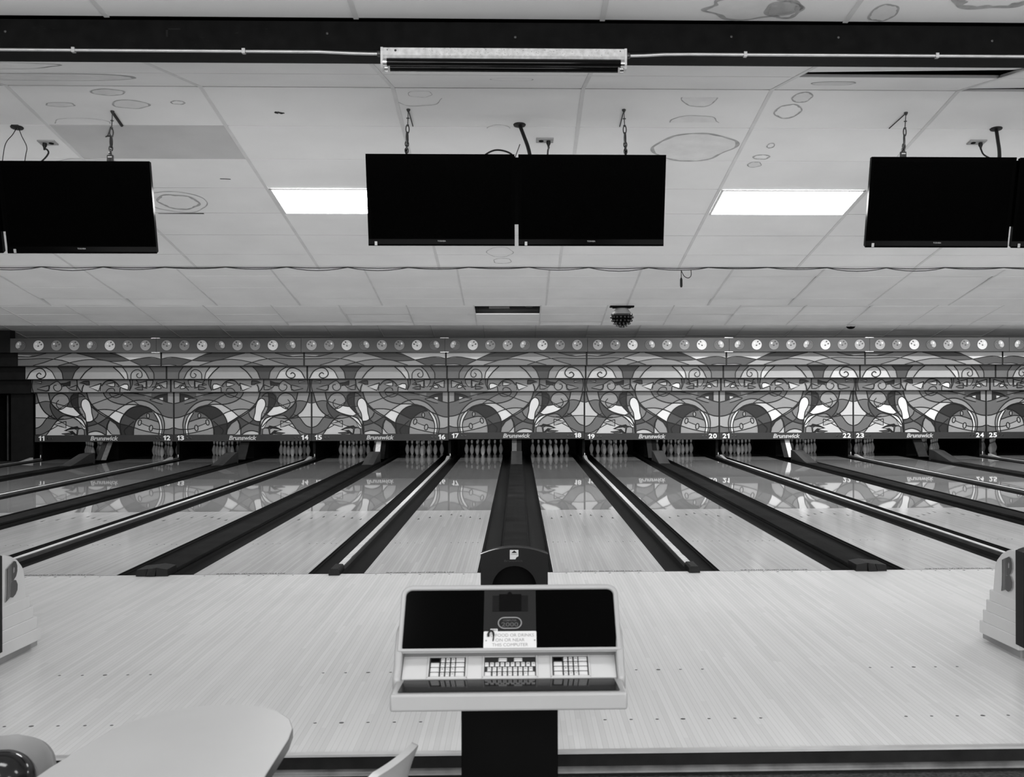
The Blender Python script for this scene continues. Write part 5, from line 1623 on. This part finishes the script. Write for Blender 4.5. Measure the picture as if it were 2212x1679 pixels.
for x0, nm in ((-0.278, 'numeric_keypad'), (0.150, 'numeric_keypad')):
    kb = keybed(nm, x0, x0 + 0.124, S0, S1)
    digits = [['*', '0', '#'], ['1', '2', '3'], ['4', '5', '6'], ['7', '8', '9']]
    for r in range(4):
        if r < 3:
            place_key(kb, x0 + 0.0190, rs[r], 0.030, 0.0175, '')
        else:
            MB().hexa([KP(x0 + 0.004, rs[r] - 0.007, 0.0045), KP(x0 + 0.034, rs[r] - 0.007, 0.0045), KP(x0 + 0.034, rs[r] + 0.007, 0.0045), KP(x0 + 0.004, rs[r] + 0.007, 0.0045), KP(x0 + 0.005, rs[r] - 0.006, 0.006), KP(x0 + 0.033, rs[r] - 0.006, 0.006), KP(x0 + 0.033, rs[r] + 0.006, 0.006), KP(x0 + 0.005, rs[r] + 0.006, 0.006)]).build('dark_key', 'grille', kb)
        for c in range(3):
            place_key(kb, x0 + 0.0455 + 0.0180 * c, rs[r], 0.0140, 0.0175, digits[r][c])
        place_key(kb, x0 + 0.1060, rs[r], 0.030, 0.0175, '')
kb = keybed('letter_keyboard', -0.087, 0.091, S0, S1)
rows_ = ['ABCDEFGHIJ', 'KLMNOPQRS', 'TUVWXYZ']
for i, ch in enumerate(rows_[0]):
    place_key(kb, -0.079 + 0.0180 * i, rs[2], 0.0140, 0.0175, ch)
for i, ch in enumerate(rows_[1]):
    place_key(kb, -0.070 + 0.0180 * i, rs[1], 0.0140, 0.0175, ch)
for i, ch in enumerate(rows_[2]):
    place_key(kb, -0.052 + 0.0180 * i, rs[0], 0.0140, 0.0175, ch)
place_key(kb, -0.075, rs[0], 0.0225, 0.0175); place_key(kb, 0.077, rs[0], 0.0235, 0.0175)
place_key(kb, -0.024, rs[3] - 0.001, 0.030, 0.0150); place_key(kb, 0.030, rs[3] - 0.001, 0.030, 0.0150)

# ------------------------------------------------------------------ table and seats
tz = 0.62
outl = [(-1.35, 2.30), (-1.345, 3.00), (-1.330, 3.22), (-1.285, 3.56), (-1.255, 3.66), (-1.17, 3.775), (-1.06, 3.828), (-0.95, 3.840), (-0.87, 3.815), (-0.79, 3.755), (-0.73, 3.66), (-0.700, 3.56), (-0.690, 3.45), (-0.688, 3.0), (-0.688, 2.30)]
t = thing('side_table', 'pale table with rounded corner and dark edge at bottom left', 'table', (-1.0, 3.0, FLOOR_Z))
pts = [(x + 1.0, y - 3.0) for x, y in outl]
mb_ = MB()
kk = len(pts)
mb_.v = [(x, y, tz - FLOOR_Z - 0.036) for x, y in pts] + [(x, y, tz - FLOOR_Z) for x, y in pts]
mb_.f = [tuple(reversed(range(kk))), tuple(kk + i for i in range(kk))] + [(i, (i + 1) % kk, kk + (i + 1) % kk, kk + i) for i in range(kk)]
mb_.m = [1, 0] + [1] * kk
mb_.build('tabletop', ['table', 'table_edge'], t, bevel=0.004)
MB().lathe([(0.20, 0.0), (0.20, 0.02), (0.05, 0.05), (0.045, 0.12), (0.045, tz - FLOOR_Z - 0.06), (0.14, tz - FLOOR_Z - 0.036)], 24, (0, -0.15, 0)).build('pedestal', 'black', t, smooth=True)

def shell_chair(loc, rz, label, mt_, dz=0.0, bs=1.0, top=(0.178, 0.135, 0.055)):
    """low moulded tub seat; faces local +Y, seat 0.40 above the floor"""
    t = thing('moulded_chair', label, 'chair', loc, rz)
    prof_ = [(0.23, 0.385), (0.20, 0.405), (0.10, 0.395), (0.0, 0.388), (-0.10, 0.392), (-0.165, 0.415), (-0.200, 0.46), (-0.222, 0.52), (-0.242, 0.585), (-0.258, 0.635), (-0.268, 0.660)]
    prof_ = [(y, 0.388 + (z - 0.388) * (bs if y < -0.1 else 1.0) + dz) for y, z in prof_]
    wid = [0.17, 0.185, 0.195, 0.20, 0.20, 0.198, 0.196, 0.192] + list(top)
    if top[0] < 0.17:
        wid[3:8] = [0.18, 0.175, 0.168, 0.160, 0.155]
    lift = [0.01, 0.02, 0.03, 0.04, 0.05, 0.055, 0.0, 0.0, 0.0, 0.0, 0.0]
    fwdc = [0, 0, 0, 0, 0.0, 0.03, 0.075, 0.085, 0.085, 0.085, 0.085]
    if bs == 1.0:
        fwdc = [0, 0, 0, 0, 0, 0.01, 0.02, 0.025, 0.025, 0.02, 0.018]
    P3 = catmull([(y, z, 0) for y, z in prof_], n=4)
    W3 = catmull([(w, l, f) for w, l, f in zip(wid, lift, fwdc)], n=4)
    mbx = MB()
    K = 16
    rows_n = len(P3)
    for p, w in zip(P3, W3):
        for i in range(K + 1):
            u = -1 + 2 * i / K
            q = abs(u) ** 2.2
            q = (abs(u) * w.x / 0.19) ** 2.2
            mbx.v.append((w.x * u, p.x + w.z * q, p.y + w.y * q))
    for r in range(rows_n - 1):
        for i in range(K):
            a = r * (K + 1) + i
            mbx.f.append((a, a + 1, a + K + 2, a + K + 1)); mbx.m.append(0)
    o = mbx.build('seat_shell', mt_, t, smooth=True)
    so = o.modifiers.new('solidify', 'SOLIDIFY'); so.thickness = 0.022; so.offset = -1
    bv = o.modifiers.new('bevel', 'BEVEL'); bv.width = 0.009; bv.segments = 3; bv.limit_method = 'ANGLE'; bv.angle_limit = math.radians(50)
    MB().lathe([(0.17, 0.0), (0.17, 0.015), (0.04, 0.04), (0.032, 0.10), (0.032, 0.34 + dz), (0.10, 0.362 + dz)], 20).build('pedestal', 'black', t, smooth=True)
    return t
shell_chair((-0.606, 3.49, FLOOR_Z), math.radians(72), 'pale moulded chair with slanted rim between the table and the console', 'chair', 0.027, 1.0, (0.192, 0.182, 0.145))
shell_chair((-1.645, 3.60, FLOOR_Z), math.radians(204), 'grey moulded chair with rounded back at the bottom left corner', 'chair_grey', 0.052, 0.70, (0.145, 0.110, 0.045))
bl = MB()
K = 20
bl.lathe([(0.0005, -0.108)] + [(0.108 * math.cos(a), 0.108 * math.sin(a)) for a in [-PI / 2 + PI * i / K for i in range(1, K)]] + [(0.0005, 0.108)], 36)
bo = thing('bowling_ball', 'dark glossy bowling ball resting on the grey chair at bottom left', 'bowling ball', (-1.645, 3.60, FLOOR_Z + 0.440 + 0.1085))
bl.build('ball', 'ball', bo, smooth=True)
